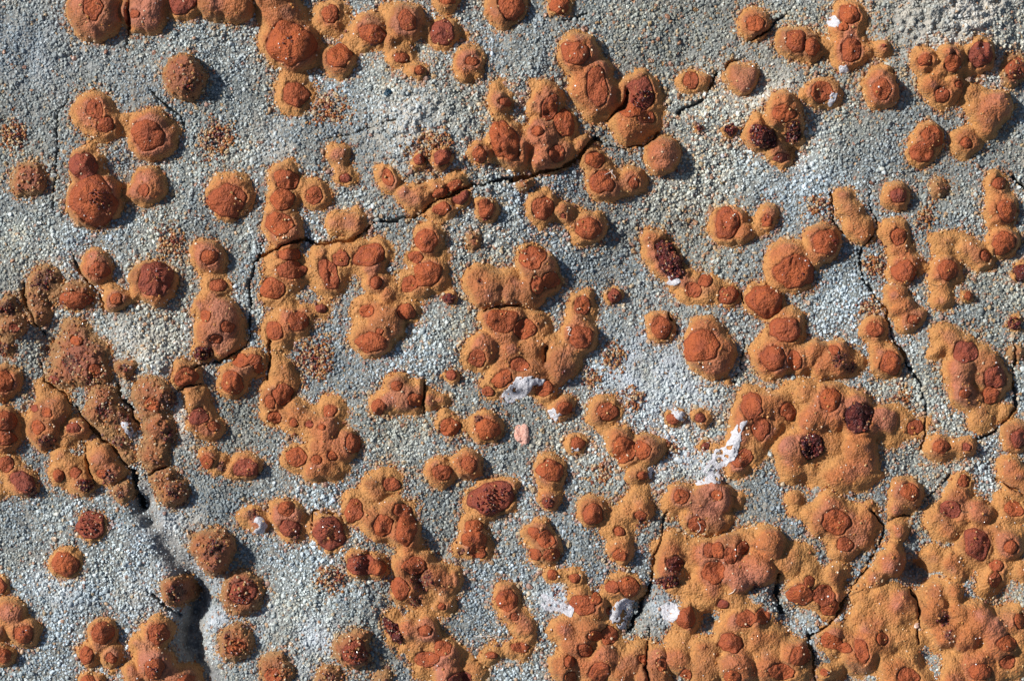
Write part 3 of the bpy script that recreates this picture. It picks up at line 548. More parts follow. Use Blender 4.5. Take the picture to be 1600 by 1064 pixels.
# ---------------------------------------------------------------- mesh helpers
def W(x, y, z): return np.stack([(np.asarray(x) - CX) * U, (CY - np.asarray(y)) * U, np.asarray(z) * U], -1)
def mesh_np(name, co, faces, attrs=None, smooth=True):
    """co (n,3) metres, faces (m,k) int; attrs name -> (n,) floats"""
    me = bpy.data.meshes.new(name); co = np.ascontiguousarray(co, np.float32); faces = np.ascontiguousarray(faces, np.int32)
    k = faces.shape[1]
    me.vertices.add(len(co)); me.vertices.foreach_set("co", co.ravel())
    me.loops.add(faces.size); me.loops.foreach_set("vertex_index", faces.ravel())
    me.polygons.add(len(faces)); me.polygons.foreach_set("loop_start", np.arange(0, faces.size, k, dtype=np.int32))
    me.polygons.foreach_set("use_smooth", np.full(len(faces), smooth))
    for an, v in (attrs or {}).items():
        a = me.attributes.new(an, 'FLOAT', 'POINT'); a.data.foreach_set("value", np.ascontiguousarray(v, np.float32))
    me.update(calc_edges=True); me.validate()
    return me
def link(name, me, mat=None, parent=None, **props):
    o = bpy.data.objects.new(name, me); scene.collection.objects.link(o)
    if me is not None and mat is not None: me.materials.append(mat)
    if parent is not None: o.parent = parent
    for k, v in props.items(): o[k] = v
    return o
def grid_faces(ny, nx):
    i = np.arange((ny - 1) * nx).reshape(ny - 1, nx)[:, :-1].ravel()
    return np.stack([i, i + nx, i + nx + 1, i + 1], 1)

# ---------------------------------------------------------------- rock: one sheet with real relief, cracks and hollows, and the slab's sides
def axis(a, b, fine0, fine1, step, coarse):
    return np.concatenate([np.arange(a, fine0, coarse), np.arange(fine0, fine1, step), np.arange(fine1, b + coarse, coarse)])
xs = axis(-300, 1900, -24, 1624, 2.1, 12); ys = axis(-260, 1324, -24, 1088, 2.1, 12)
gx, gy = np.meshgrid(xs, ys)
zl = rock_low(gx, gy); ce, ch = crack_field(gx, gy); smk = smooth_mask(gx, gy)
rz = zl + (1 - .5 * smk) * (1.1 * vnoise(gx, gy, 7, 1) + .8 * vnoise(gx, gy, 3.6, 2)) + smk * .7 * vnoise(gx, gy, 5, 3)
cdep = (2.5 + 5.0 * ch) * (1 - sstep(-1.2, 1.6, ce)) + 1.6 * ch * np.exp(-np.clip(ce, 0, 99) / 3.0)
rz = rz - cdep
pb, pw = pale_mask(gx, gy)
co = W(gx, gy, rz).reshape(-1, 3); F = grid_faces(len(ys), len(xs))
nx_, ny_ = len(xs), len(ys)
per = np.concatenate([np.arange(nx_), np.arange(1, ny_) * nx_ + nx_ - 1, (ny_ - 1) * nx_ + np.arange(nx_ - 2, -1, -1), np.arange(ny_ - 2, 0, -1) * nx_])
low = co[per].copy(); low[:, 2] = -600 * U
n0 = len(co); k = np.arange(len(per)); k2 = (k + 1) % len(per)
side = np.stack([per[k], per[k2], n0 + k2, n0 + k], 1)
co = np.concatenate([co, low]); zz = np.zeros(len(per))
rock = link("rock", mesh_np("rock", co, np.concatenate([F, side]), {"pale_b": np.append(pb.ravel(), zz), "pale_w": np.append(pw.ravel(), zz), "smooth": np.append(smk.ravel(), zz)}),
            M['rock'], kind="structure", label="grey sandstone face of cemented sand grains with cracks and a smooth trough")

# ---------------------------------------------------------------- global lattice for the lichens
S = 1.6; LX0, LY0 = -64.0, -64.0
NX, NY = int((1600 + 128) / S) + 1, int((1064 + 128) / S) + 1
lx = LX0 + S * np.arange(NX); ly = LY0 + S * np.arange(NY)
LXX, LYY = np.meshgrid(lx, ly)
ZLOW = rock_low(LXX, LYY); CE, CH = crack_field(LXX, LYY)
TOP = ZLOW - (5 + 5.5 * CH) * (1 - sstep(-1.2, 1.8, CE))
SDALL = np.full(TOP.shape, 60.0); TYPE = np.zeros(TOP.shape, np.int8)
def samp(A, x, y):
    u = np.clip((np.asarray(x) - LX0) / S, 0, NX - 1.001); v = np.clip((np.asarray(y) - LY0) / S, 0, NY - 1.001)
    i = u.astype(int); j = v.astype(int); f = u - i; g = v - j
    return (A[j, i] * (1 - f) + A[j, i + 1] * f) * (1 - g) + (A[j + 1, i] * (1 - f) + A[j + 1, i + 1] * f) * g

# small stone shapes, 42 vertices each
def ico(sub):
    import bmesh
    bm = bmesh.new(); bmesh.ops.create_icosphere(bm, subdivisions=sub, radius=1.0)
    v = np.array([p.co[:] for p in bm.verts]); f = np.array([[q.index for q in p.verts] for p in bm.faces]); bm.free(); return v, f
IV, IF = ico(2); IV1, IF1 = ico(1)
def granules(name, x, y, z, r, mat, parent, seed, small=False, **props):
    """a scatter of angular granules as one mesh"""
    g = np.random.default_rng(seed); n = len(x)
    if n == 0: return None
    V, Fc = (IV1, IF1) if small else (IV, IF)
    v = np.repeat(V[None], n, 0) * (1 + .22 * g.standard_normal((n, len(V), 1)).clip(-1.5, 1.5) * (1 if small else .7))
    v = v * (g.uniform(.65, 1.2, (n, 1, 3)))
    a = g.uniform(0, 6.283, n); b = g.uniform(0, 6.283, n)
    ca, sa, cb, sb = np.cos(a), np.sin(a), np.cos(b), np.sin(b); o = np.zeros(n); l = o + 1
    R1 = np.stack([np.stack([ca, -sa, o], -1), np.stack([sa, ca, o], -1), np.stack([o, o, l], -1)], 1)
    R2 = np.stack([np.stack([l, o, o], -1), np.stack([o, cb, -sb], -1), np.stack([o, sb, cb], -1)], 1)
    v = np.einsum('nij,nvj->nvi', R1 @ R2, v) * np.asarray(r)[:, None, None] * U + W(x, y, z)[:, None, :]
    f = (Fc[None] + (np.arange(n) * len(V))[:, None, None]).reshape(-1, 3)
    return link(name, mesh_np(name, v.reshape(-1, 3), f, None, False), mat, parent, **props)

class Disc:
    def __init__(s, x, y, rx, ry, a, tone, seed):
        g = np.random.default_rng(seed); s.x, s.y, s.rx, s.ry, s.tone = x, y, rx, ry, tone; s.a = math.radians(a); s.seed = seed
        s.h = [(q, g.uniform(.25, 1) * .13 / (q ** .6), g.uniform(0, 6.28)) for q in (2, 3, 4, 5, 7, 9)]
        s.clar = g.uniform(.6, 1.3); s.hh = g.uniform(-1.6, 2.2)
    def rad(s, th): return 1 + sum(a * np.cos(q * th + p) for q, a, p in s.h)
    def q(s, x, y):
        dx, dy = x - s.x, y - s.y; c, n = math.cos(s.a), math.sin(s.a)
        u = (dx * c + dy * n) / s.rx; v = (-dx * n + dy * c) / s.ry
        return np.hypot(u, v) / s.rad(np.arctan2(v, u))
    def pts(s, rho, th):
        u = rho * np.cos(th) * s.rad(th) * s.rx; v = rho * np.sin(th) * s.rad(th) * s.ry; c, n = math.cos(s.a), math.sin(s.a)
        return s.x + u * c - v * n, s.y + u * n + v * c

def build_colony(ci, spec):
    name, label, blobs, discs, spots, style, cat = spec
    B = nums(blobs); SP = nums(spots)
    D = [Disc(*q, seed=ci * 100 + i) for i, q in enumerate(nums(discs))]
    bx = np.array([b[0] for b in B]); by = np.array([b[1] for b in B]); br = np.array([b[2] for b in B])
    bh = np.array([b[3] if len(b) > 3 else (.8 if style == 'n' else .66) for b in B])
    root = link(name, None, None, label=label, category=cat,
                group={"lichen_colony": "orange lichen colonies of several lobes", "lichen_wart": "single orange lichen warts", "granular_lichen": "flat scatters of lichen granules"}[name])
    mi = int(np.argmax(br)); root.location = W(bx[mi], by[mi], float(samp(ZLOW, bx[mi], by[mi]))).tolist(); bpy_inv = Vector(root.location)
    g = np.random.default_rng(1000 + ci)
    def child(o):
        if o is not None: o.location = -bpy_inv
        return o
    if style == 'f':
        n = int(sum(b[2] ** 2 for b in B) * .42) + 10
        rr = np.sqrt(g.random(n)) * 1.2; th = g.uniform(0, 6.283, n); ff = 1 + .32 * np.cos(2 * th + ci) + .2 * np.cos(3 * th + 2.1 * ci) + .15 * g.standard_normal(n); rr = rr * ff.clip(.3, 1.6); x = bx[0] + br[0] * rr * np.cos(th); y = by[0] + br[0] * rr * np.sin(th)
        keep = (g.random(n) > (rr - .55) * .9) & (samp(SDALL, x, y) > -2); x, y, rr = x[keep], y[keep], rr[keep]
        z = samp(TOP, x, y) + .6 + 3.0 * (1 - rr).clip(0) + g.uniform(-.5, 1, len(x))
        dk = np.zeros(len(x), bool)
        for s in SP: dk |= np.hypot(x - s[0], y - s[1]) < s[2] * g.uniform(-.6, 1.1, len(x))
        r = g.uniform(1.1, 2.7, len(x))
        child(granules("granules", x[~dk], y[~dk], z[~dk], r[~dk], M['rust_gran'], root, 5000 + ci, kind="stuff"))
        child(granules("dark_granules", x[dk], y[dk], z[dk], r[dk], M['dark_gran'], root, 6000 + ci, kind="stuff"))
        j0, j1 = int((by[0] - br[0] - LY0) / S), int((by[0] + br[0] - LY0) / S) + 1; i0, i1 = int((bx[0] - br[0] - LX0) / S), int((bx[0] + br[0] - LX0) / S) + 1
        j0, i0 = max(j0, 0), max(i0, 0)
        dd = np.hypot(LXX[j0:j1, i0:i1] - bx[0], LYY[j0:j1, i0:i1] - by[0]) / br[0]
        STAIN[j0:j1, i0:i1] = np.maximum(STAIN[j0:j1, i0:i1], .8 * (1 - sstep(.4, 1.3, dd)))
        return
    pad = 14
    i0 = max(0, int(((bx - br).min() - pad - LX0) / S)); i1 = min(NX, int(((bx + br).max() + pad - LX0) / S) + 2)
    j0 = max(0, int(((by - br).min() - pad - LY0) / S)); j1 = min(NY, int(((by + br).max() + pad - LY0) / S) + 2)
    X = LXX[j0:j1, i0:i1]; Y = LYY[j0:j1, i0:i1]
    wx = X + 5.0 * vnoise(X, Y, 26, 1) + 2.2 * vnoise(X, Y, 9, 2); wy = Y + 5.0 * vnoise(X, Y, 26, 3) + 2.2 * vnoise(X, Y, 9, 4)
    acc = np.zeros(X.shape); dom = np.zeros(X.shape); wsum = np.zeros(X.shape) + 1e-9; K = 3.6
    for x, y, r, h in zip(bx, by, br, bh):
        d = np.hypot(wx - x, wy - y); acc += np.exp(np.clip(-(d - r) / K, -60, 40))
        H = h * r * (.9 + .22 * math.sin(x * 12.9 + y * 7.1))
        dome = H * (.48 * np.clip(1 - (d / (1.2 * r)) ** 2, 0, 1) ** .5 + .52 * np.clip(1 - (d / (.98 * r)) ** 2, 0, 1) ** .85); wgt = np.exp(np.clip(dome / 4.0, 0, 60)); dom += wgt * dome; wsum += wgt
    sd = -K * np.log(acc + 1e-30); D0 = dom / wsum
    sd = sd + (1.1 * vnoise(X, Y, 5, 5) + .9 * vnoise(X, Y, 2.9, 6)) * (1.6 if style == 'g' else 1.0)
    sd = np.minimum(sd, 40); ce = CE[j0:j1, i0:i1]; chh = CH[j0:j1, i0:i1]
    t = np.clip(-sd / 12.0, 0, 1)
    base = ZLOW[j0:j1, i0:i1]
    gran = style == 'g'
    hs = D0 * np.sqrt(1 - (1 - t) ** 2) + 1.5 * t
    hs = hs + t * (1.5 * vnoise(X, Y, 26, 7) + .8 * vnoise(X, Y, 10, 0) + 2.2 * (.45 - np.exp(-(vnoise(X, Y, 34, 5) / .16) ** 2)) * sstep(-.2, .5, vnoise(X, Y, 60, 1)))
    hs = np.where(sd > 0, -1.4 * sd, hs)
    # crack opens the thallus: rounded lips then a gap
    lip = np.sqrt(np.clip(ce / 5.0, 0, 1)) if True else 1
    hs_c = np.where(ce < 5, np.where(ce > 0, hs * (.35 + .65 * lip), -6 - 2 * chh), hs); hs_c = np.where(chh < .95, hs - 2.2 * np.exp(-(np.clip(ce, 0, 99) / 1.3) ** 2), hs_c); hs_c = np.minimum(hs, hs_c)
    z = base + hs_c
    fine = (1.7 * vnoise(X, Y, 6, 1) + 1.5 * vnoise(X, Y, 3.4, 2)) if gran else (.6 * vnoise(X, Y, 5, 1) + .6 * vnoise(X, Y, 3.2, 2))
    top_smooth = z.copy()
    z = z + fine * t
    red = (.6 + .5 * np.clip(vnoise(X, Y, 55, 2), -1, 1)) * sstep(.25, .85, D0 / (.62 * np.max(bh * br) + 1e-6)) * t; dark = np.zeros(X.shape)
    for d in D:
        qq = d.q(X, Y); gd = (qq - 1) * min(d.rx, d.ry)
        z -= 1.8 * d.clar * np.exp(-(gd / 1.4) ** 2) + 3.0 * sstep(.3, -2.0, gd)
        z += .8 * np.exp(-((gd - 3) / 2.0) ** 2)
        red = np.maximum(red, .75 * np.exp(-np.clip(gd, 0, 99) / 8.0) * (.75 + .45 * vnoise(X, Y, 12, 3)))
    for s in SP:
        v = np.exp(-(((X - s[0]) ** 2 + (Y - s[1]) ** 2) / (s[2] ** 2)) * 1.1)
        if s[3] == 'p': red = np.maximum(red, .95 * v)
        else:
            dark = np.maximum(dark, sstep(.25, .7, v)); pit = v * (1.6 * vnoise(X, Y, 4.5, 3) + 2.2 * np.minimum(0, vnoise(X, Y, 8, 4)))
            z += pit * 1.4; z -= 1.0 * v
    red = red * (1 - .6 * sstep(-9, -2, sd))
    low_ = 1 - sstep(4, 19, hs + 3 * vnoise(X, Y, 15, 6))
    # keep lattice cells that carry the colony
    keepv = sd < 2.4
    kc = keepv[:-1, :-1] | keepv[1:, :-1] | keepv[:-1, 1:] | keepv[1:, 1:]
    ny, nx = X.shape; F = grid_faces(ny, nx)[kc.ravel()]
    used = np.zeros(ny * nx, bool); used[F.ravel()] = True; idx = np.cumsum(used) - 1
    co = W(X, Y, z).reshape(-1, 3)[used]
    child(link("thallus", mesh_np("thallus", co, idx[F], {"red": red.ravel()[used], "dark": dark.ravel()[used], "low": low_.ravel()[used]}), M['granular' if gran else 'thallus'], root))
    inside = sd < -1
    T = TOP[j0:j1, i0:i1]; T[:] = np.where(inside, np.maximum(T, z), T)
    A = SDALL[j0:j1, i0:i1]; A[:] = np.minimum(A, sd)
    RED = GRN[j0:j1, i0:i1]; RED[:] = np.where(sd < 8, float(gran), RED)
    # fruiting discs, each a domed plate in its groove
    def smp(x, y):
        u = np.clip((x - X[0, 0]) / S, 0, nx - 1.001); v = np.clip((y - Y[0, 0]) / S, 0, ny - 1.001); i = u.astype(int); j = v.astype(int); f = u - i; h = v - j
        A = top_smooth
        return (A[j, i] * (1 - f) + A[j, i + 1] * f) * (1 - h) + (A[j + 1, i] * (1 - f) + A[j + 1, i + 1] * f) * h
    for d in D:
        big = max(d.rx, d.ry); na = int(np.clip(big * 2.2, 20, 56)); rho = np.array([.0, .12, .25, .38, .5, .62, .73, .83, .9, .95, .985, 1.0]) if big > 12 else np.array([0, .3, .55, .75, .88, .95, 1.0])
        th = np.arange(na) / na * 2 * np.pi
        P, TT = np.meshgrid(rho[1:], th, indexing='ij'); x, y = d.pts(P, TT)
        x = np.append(x.ravel(), d.x); y = np.append(y.ravel(), d.y); rf = np.append(P.ravel(), 0)
        z0 = smp(x, y); rgh = {'o': 1.3, 'r': 1.6, 'k': 3.4}[d.tone]
        zt = z0 + .5 + d.hh * (1 - rf ** 2) * (1 + .03 * big) + rgh * (1.3 * fbm(x, y, 11, 2, 2) + .7 * vnoise(x, y, 4, 5)) * (1 - rf ** 6)
        edge = sstep(.90 if big > 12 else .84, 1.0, rf); zt = zt - (1.6 + 1.8 * d.clar) * edge ** 1.5
        cc = samp(CE, x, y); thin = samp(CH, x, y) < .95; zt = np.where(cc < 2, zt - np.where(thin, .25, 4) * (2 - np.clip(cc, -1, 2)), zt)
        nr = len(rho) - 1; k = np.arange(na); k2 = (k + 1) % na; tri = np.stack([np.full(na, nr * na), k2, k], 1)
        quads = np.concatenate([np.stack([q * na + k, q * na + k2, (q + 1) * na + k2, (q + 1) * na + k], 1) for q in range(nr - 1)])
        tris = np.concatenate([tri, quads[:, [0, 1, 2]], quads[:, [0, 2, 3]]])
        tris = tris[:, ::-1]
        rim = sstep(.87, .97, rf) * np.clip(d.clar + .7 * vnoise(x, y, 14, 4), 0, 1); mid = np.exp(-(rf / .42) ** 2) * np.random.default_rng(d.seed + 3).uniform(-.3, .9); ring = np.random.default_rng(d.seed + 4).uniform(0, .95) * np.exp(-((rf - .70) / .1) ** 2); mid = np.clip(mid + ring, 0, 1)
        o = child(link("fruiting_disc", mesh_np("fruiting_disc", W(x, y, zt), tris, {"rim": rim, "mid": mid}), M[d.tone], root))
        if d.tone == 'k': o["label"] = "decayed purple-black disc"
        elif d.tone == 'r': o["label"] = "dark red disc"
        m_ = sd * 0 + d.q(X, Y); T[:] = np.where(m_ < .9, np.maximum(T, top_smooth + .8), T)
    # granules: crumbs on decayed spots, sandy skirt on granular warts, odd crystals
    xs_, ys_, kind = [], [], []
    for s in SP:
        if s[3] == 'd':
            n = int(s[2] ** 2 * .16) + 3; rr = np.sqrt(g.random(n)) * s[2]; a = g.uniform(0, 6.283, n)
            xs_.append(s[0] + rr * np.cos(a)); ys_.append(s[1] + rr * np.sin(a)); kind.append(np.full(n, 0))
    for d in D:
        if d.tone == 'k':
            n = int(d.rx * d.ry * .3) + 4; rho = np.sqrt(g.random(n)) * .95; x, y = d.pts(rho, g.uniform(0, 6.283, n))
            xs_.append(x); ys_.append(y); kind.append(np.where(g.random(n) < .8, 4, 3))
    area = (sd < 0).sum() * S * S
    n = int(area * (.018 if gran else .003)); pick = np.argwhere(sd < -2)
    if len(pick) and n:
        p = pick[g.integers(0, len(pick), n)]; xs_.append(X[0, 0] + p[:, 1] * S + g.uniform(0, S, n)); ys_.append(Y[0, 0] + p[:, 0] * S + g.uniform(0, S, n)); kind.append(np.where(g.random(n) < (.05 if gran else .2), 2, 1 if not gran else 3))
    pick = np.argwhere(np.abs(sd) < 3.5); n = int(len(pick) * S * S * (.05 if gran else .04))
    if len(pick) and n:
        p = pick[g.integers(0, len(pick), n)]; xs_.append(X[0, 0] + p[:, 1] * S + g.uniform(0, S, n)); ys_.append(Y[0, 0] + p[:, 0] * S + g.uniform(0, S, n)); kind.append(np.where(g.random(n) < .75, 1, 3))
    if xs_:
        x = np.concatenate(xs_); y = np.concatenate(ys_); kd = np.concatenate(kind); ok = (samp(CE, x, y) > 2) & (x > LX0 + 4) & (y > LY0 + 4); x, y, kd = x[ok], y[ok], kd[ok]
        for q, mat, nm, r0, r1, dz in ((0, 'dark_gran', 'dark_granules', 1.0, 2.3, .1), (1, 'ochre_gran', 'granules', 1.0, 2.2, .2), (2, 'white_gran', 'crystals', .7, 1.5, .3), (3, 'rust_gran', 'granules', 1.4, 2.7, .3), (4, 'dark_gran', 'dark_granules', 1.3, 2.9, 1.2)):
            s_ = kd == q
            if s_.any():
                r = g.uniform(r0, r1, s_.sum()); zz = np.maximum(samp(TOP, x[s_], y[s_]), samp(ZLOW, x[s_], y[s_])) + dz
                child(granules(nm, x[s_], y[s_], zz, r, M[mat], root, 7000 + ci * 7 + q, True, kind="stuff"))

STAIN = np.zeros(TOP.shape); GRN = np.zeros(TOP.shape)
order = [i for i, s in enumerate(COL) if s[5] != 'f'] + [i for i, s in enumerate(COL) if s[5] == 'f']
for ci in order: build_colony(ci, COL[ci])

# ---------------------------------------------------------------- sand grains of the rock: instanced stones, one part of the rock
SP_ = 3.7
gxv, gyv = np.meshgrid(np.arange(-290, 1890, SP_), np.arange(-250, 1314, SP_))
jx = rng.uniform(-.62, .62, gxv.shape) * SP_; jy = rng.uniform(-.62, .62, gxv.shape) * SP_
px = (gxv + jx + (np.arange(gxv.shape[0])[:, None] % 2) * SP_ / 2).ravel(); py = (gyv + jy).ravel()
inl = (px > LX0) & (px < LX0 + S * (NX - 1)) & (py > LY0) & (py < LY0 + S * (NY - 1))
sdp = np.where(inl, samp(SDALL, px, py), 60.0); cep, chp = crack_field(px, py)
sm = smooth_mask(px, py); pb, pw = pale_mask(px, py)
keep = (sdp > -3) & (cep > .5) & (rng.random(len(px)) > .6 * sm)
px, py, sdp, cep, sm, pb, pw, inl = [a[keep] for a in (px, py, sdp, cep, sm, pb, pw, inl)]
n = len(px); rad = np.exp(rng.normal(math.log(1.85), .30, n)).clip(.9, 3.9)
rad = rad * (1 + .18 * fbm(px, py, 60, 6, 2)); pz = rock_low(px, py) - 2.0 * np.exp(-np.clip(cep, 0, 99) / 3) + rad * rng.uniform(-.65, .25, n)
pal = np.array([(.54, .53, .47), (.43, .425, .37), (.34, .34, .295), (.25, .26, .235), (.16, .185, .185), (.46, .39, .28), (.37, .30, .20), (.05, .055, .052), (.74, .72, .66), (.30, .21, .12)])
tone = fbm(px, py, 150, 2, 3); warm = fbm(px, py, 120, 5, 3)
p0 = np.tile(np.array([.15, .19, .19, .14, .1, .09, .07, .05, .035, .02]), (n, 1))
p0[:, [5, 6, 9]] *= (1 + 1.6 * np.clip(warm, -.5, 1))[:, None]; p0[:, [0, 8]] *= (1 + 1.2 * np.clip(tone, -.6, 1))[:, None]; p0[:, [3, 4]] *= (1 + .9 * np.clip(-tone, -.6, 1))[:, None]
p0 /= p0.sum(1, keepdims=True); ix = (p0.cumsum(1) < rng.random((n, 1))).sum(1).clip(0, 9)
gc = (.52 * pal[ix] + .48 * np.array([.31, .32, .295])) * np.exp(rng.normal(0, .12, (n, 1)) + .36 * tone[:, None]) * (np.array([.96, 1.05, 1.13]) + np.clip(warm, -.7, .7)[:, None] * np.array([.08, 0, -.16]))
gc = gc + (np.array([.56, .62, .68]) - gc) * (pb * rng.uniform(.5, 1, n))[:, None] * .8
gc = gc + (np.array([.66, .60, .52]) - gc) * (pw * rng.uniform(.5, 1, n))[:, None] * .8
st = np.where(inl, samp(STAIN, px, py), 0); near = np.exp(-np.clip(sdp, 0, 60) / 8.0)
pr = np.clip(.8 * near + .6 * st + .05 + .12 * np.clip(warm, 0, 1), 0, .9); hit = rng.random(n) < pr
stc = np.array([(.44, .22, .06), (.38, .15, .04), (.46, .30, .13), (.30, .10, .035)])[rng.integers(0, 4, n)]
gc = np.where(hit[:, None], gc * .3 + stc * .7, gc).clip(0, .9)
rad = np.where(sm > .4, rad * .7, rad)
me = bpy.data.meshes.new("sand_grains"); me.vertices.add(n); me.vertices.foreach_set("co", np.ascontiguousarray(W(px, py, pz), np.float32).ravel())
a = me.attributes.new("gscale", 'FLOAT_VECTOR', 'POINT'); a.data.foreach_set("vector", (rad[:, None] * U * rng.uniform(.72, 1.25, (n, 3))).astype(np.float32).ravel())
a = me.attributes.new("grot", 'FLOAT_VECTOR', 'POINT'); a.data.foreach_set("vector", rng.uniform(0, 6.283, (n, 3)).astype(np.float32).ravel())
a = me.attributes.new("gidx", 'INT', 'POINT'); a.data.foreach_set("value", rng.integers(0, 6, n).astype(np.int32))
a = me.attributes.new("gcol", 'FLOAT_COLOR', 'POINT'); a.data.foreach_set("color", np.concatenate([gc, np.ones((n, 1))], 1).astype(np.float32).ravel())
grains = link("sand_grains", me, M['sand'], rock, kind="stuff")
ng = bpy.data.node_groups.new("scatter_grains", 'GeometryNodeTree')
ng.interface.new_socket("Geometry", in_out='INPUT', socket_type='NodeSocketGeometry'); ng.interface.new_socket("Geometry", in_out='OUTPUT', socket_type='NodeSocketGeometry')
N = lambda t: ng.nodes.new(t); Lk = ng.links.new
gi, go = N("NodeGroupInput"), N("NodeGroupOutput")
iop = N("GeometryNodeInstanceOnPoints"); iop.inputs["Pick Instance"].default_value = True
jn = N("GeometryNodeGeometryToInstance")
for q in range(6):
    ic = N("GeometryNodeMeshIcoSphere"); ic.inputs["Radius"].default_value = 1.0; ic.inputs["Subdivisions"].default_value = 2
    sp = N("GeometryNodeSetPosition"); pos = N("GeometryNodeInputPosition"); nz = N("ShaderNodeTexNoise"); nz.noise_dimensions = '4D'
    nz.inputs["W"].default_value = q * 7.3; nz.inputs["Scale"].default_value = 1.3; Lk(pos.outputs[0], nz.inputs["Vector"])
    sb = N("ShaderNodeVectorMath"); sb.operation = 'SUBTRACT'; sb.inputs[1].default_value = (.5, .5, .5); Lk(nz.outputs["Color"], sb.inputs[0])
    sc = N("ShaderNodeVectorMath"); sc.operation = 'SCALE'; sc.inputs["Scale"].default_value = 2.1; Lk(sb.outputs[0], sc.inputs[0])
    Lk(ic.outputs["Mesh"], sp.inputs["Geometry"]); Lk(sc.outputs[0], sp.inputs["Offset"])
    fl = N("GeometryNodeSetShadeSmooth"); fl.inputs["Shade Smooth"].default_value = (q == 0); Lk(sp.outputs[0], fl.inputs[0])
    sm_ = N("GeometryNodeSetMaterial"); sm_.inputs["Material"].default_value = M['sand']; Lk(fl.outputs[0], sm_.inputs[0]); Lk(sm_.outputs[0], jn.inputs[0])
def named(nm, typ):
    o = N("GeometryNodeInputNamedAttribute"); o.data_type = typ; o.inputs["Name"].default_value = nm; return o.outputs["Attribute"]
er = N("FunctionNodeEulerToRotation"); Lk(named("grot", 'FLOAT_VECTOR'), er.inputs[0])
Lk(gi.outputs[0], iop.inputs["Points"]); Lk(jn.outputs[0], iop.inputs["Instance"]); Lk(named("gidx", 'INT'), iop.inputs["Instance Index"])
Lk(er.outputs[0], iop.inputs["Rotation"]); Lk(named("gscale", 'FLOAT_VECTOR'), iop.inputs["Scale"]); Lk(iop.outputs[0], go.inputs[0])
md = grains.modifiers.new("scatter", 'NODES'); md.node_group = ng

# ---------------------------------------------------------------- white crust flakes lying on what is beneath them
def poly_sd(x, y, P):
    d = seg_dist(x, y, P + P[:1]); ins = np.zeros(x.shape, bool); m = len(P)
    for i in range(m):
        (ax, ay), (bx_, by_) = P[i], P[(i + 1) % m]
        if ay != by_:
            c = (ay > y) != (by_ > y); ins ^= c & (x < (bx_ - ax) * (y - ay) / (by_ - ay) + ax)
    return np.where(ins, -d, d)
for i, (lab, ps) in enumerate(CRUSTS):
    P = [tuple(map(float, q.split())) for q in ps.split(",")]
    x0, x1 = min(p[0] for p in P) - 5, max(p[0] for p in P) + 5; y0, y1 = min(p[1] for p in P) - 5, max(p[1] for p in P) + 5
    st_ = .9; X, Y = np.meshgrid(np.arange(x0, x1, st_), np.arange(y0, y1, st_))
    sd = poly_sd(X, Y, P) + 2.0 * fbm(X, Y, 9, i, 3) - 1.2
    hole = fbm(X, Y, 7, i + 3, 2); sd = np.where((hole > .62) & (sd < 0), np.maximum(sd, (hole - .62) * 8), sd)
    tz = sum(samp(TOP, X + a_, Y + b_) for a_ in (-2, 0, 2) for b_ in (-2, 0, 2)) / 9; zz = tz + np.where(sd < 0, 1.1 + .9 * np.sqrt(np.clip(-sd / 4, 0, 1)) + .9 * vnoise(X, Y, 3.5, 2), .6 - 2.0 * sd)
    kv = sd < 1.4; kc = kv[:-1, :-1] & kv[1:, :-1] & kv[:-1, 1:] & kv[1:, 1:]
    F = grid_faces(*X.shape)[kc.ravel()]; used = np.zeros(X.size, bool); used[F.ravel()] = True; idx = np.cumsum(used) - 1
    link("crust_flake", mesh_np("crust_flake", W(X, Y, zz).reshape(-1, 3)[used], idx[F]), M['crust'], label=lab, category="crust", group="white crust flakes on the lichens")

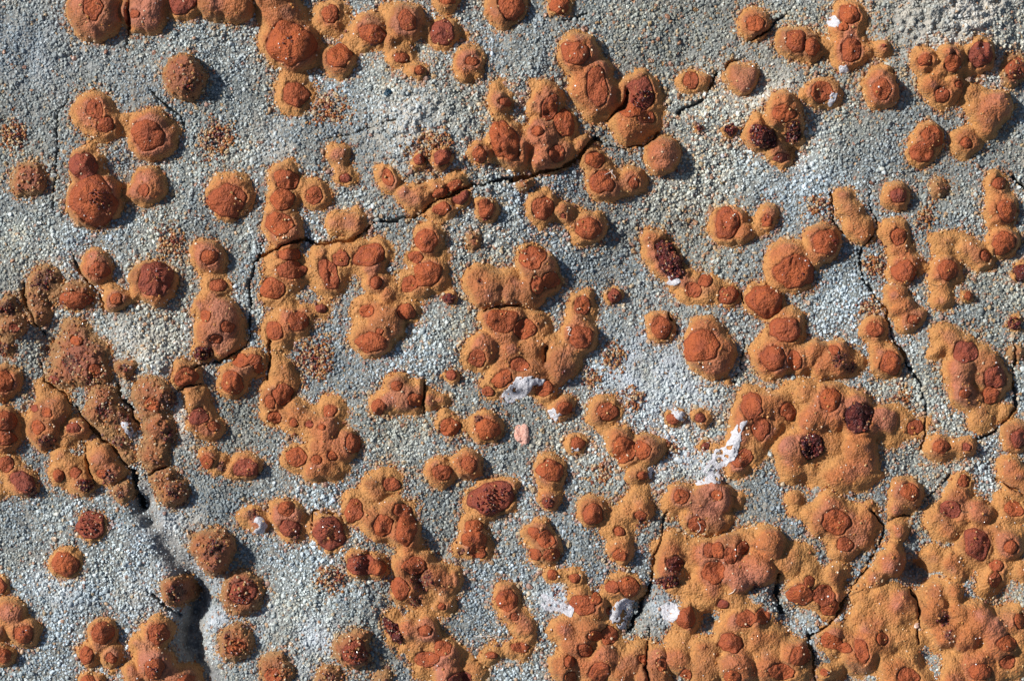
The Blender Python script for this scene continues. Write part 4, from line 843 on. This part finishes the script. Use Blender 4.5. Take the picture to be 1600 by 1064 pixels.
# ---------------------------------------------------------------- loose fibres, a pink chip and a blue-black bead
for i, (lab, ps) in enumerate(FIBRES):
    P = np.array([tuple(map(float, q.split())) for q in ps.split(",")]); tt = np.linspace(0, len(P) - 1, 10 * (len(P) - 1) + 1)
    k = np.clip(tt.astype(int), 0, len(P) - 2); f = (tt - k)[:, None]
    Pm = P[np.clip(k - 1, 0, None)]; P0 = P[k]; P1 = P[k + 1]; P2 = P[np.clip(k + 2, None, len(P) - 1)]
    q = .5 * (2 * P0 + (P1 - Pm) * f + (2 * Pm - 5 * P0 + 4 * P1 - P2) * f ** 2 + (3 * P0 - Pm - 3 * P1 + P2) * f ** 3)
    z = samp(TOP, q[:, 0], q[:, 1]); z = np.convolve(np.pad(z, 4, 'edge'), np.ones(9) / 9, 'valid'); z = np.maximum(z, samp(TOP, q[:, 0], q[:, 1])) + 2.0
    tan = np.gradient(q, axis=0); tan /= np.linalg.norm(tan, axis=1, keepdims=True) + 1e-9; r = .55 * np.sin(np.linspace(.25, 2.9, len(q))) ** .5
    ang = np.arange(6) / 6 * 2 * np.pi
    X = q[:, 0, None] - tan[:, 1, None] * r[:, None] * np.cos(ang); Y = q[:, 1, None] + tan[:, 0, None] * r[:, None] * np.cos(ang); Z = z[:, None] + r[:, None] * np.sin(ang)
    m_ = len(q); a_ = np.arange(6); F = np.concatenate([np.stack([s * 6 + a_, s * 6 + (a_ + 1) % 6, (s + 1) * 6 + (a_ + 1) % 6, (s + 1) * 6 + a_], 1) for s in range(m_ - 1)])
    link("fibre", mesh_np("fibre", W(X, Y, Z).reshape(-1, 3), F), M['fibre'], label=lab, category="fibre", group="loose pale fibres")
def chip(name, lab, cat, x, y, rx, ry, rzz, mat, seed):
    g = np.random.default_rng(seed); V, Fc = ico(3)
    nn = 1 + .6 * np.array([vnoise(v[0] * 10 + 50 * seed, v[1] * 10 + v[2] * 7, 6, seed) for v in V])
    v = V * nn[:, None] * np.array([rx, ry, rzz]); z0 = float(samp(TOP, x, y)) + .3 * rzz
    link(name, mesh_np(name, W(x + v[:, 0], y - v[:, 1], z0 + v[:, 2]), Fc, None, False), mat, label=lab, category=cat)
chip("mineral_chip", "pale pink angular mineral chip on grey sand below the sprawling colony", "chip", 818, 678, 10, 19, 5, M['pink'], 3)
chip("mineral_bead", "tiny blue-black bead on bare sand below the yellow-ochre colony", "bead", 608, 145, 6.5, 5.5, 5, M['blue'], 4)
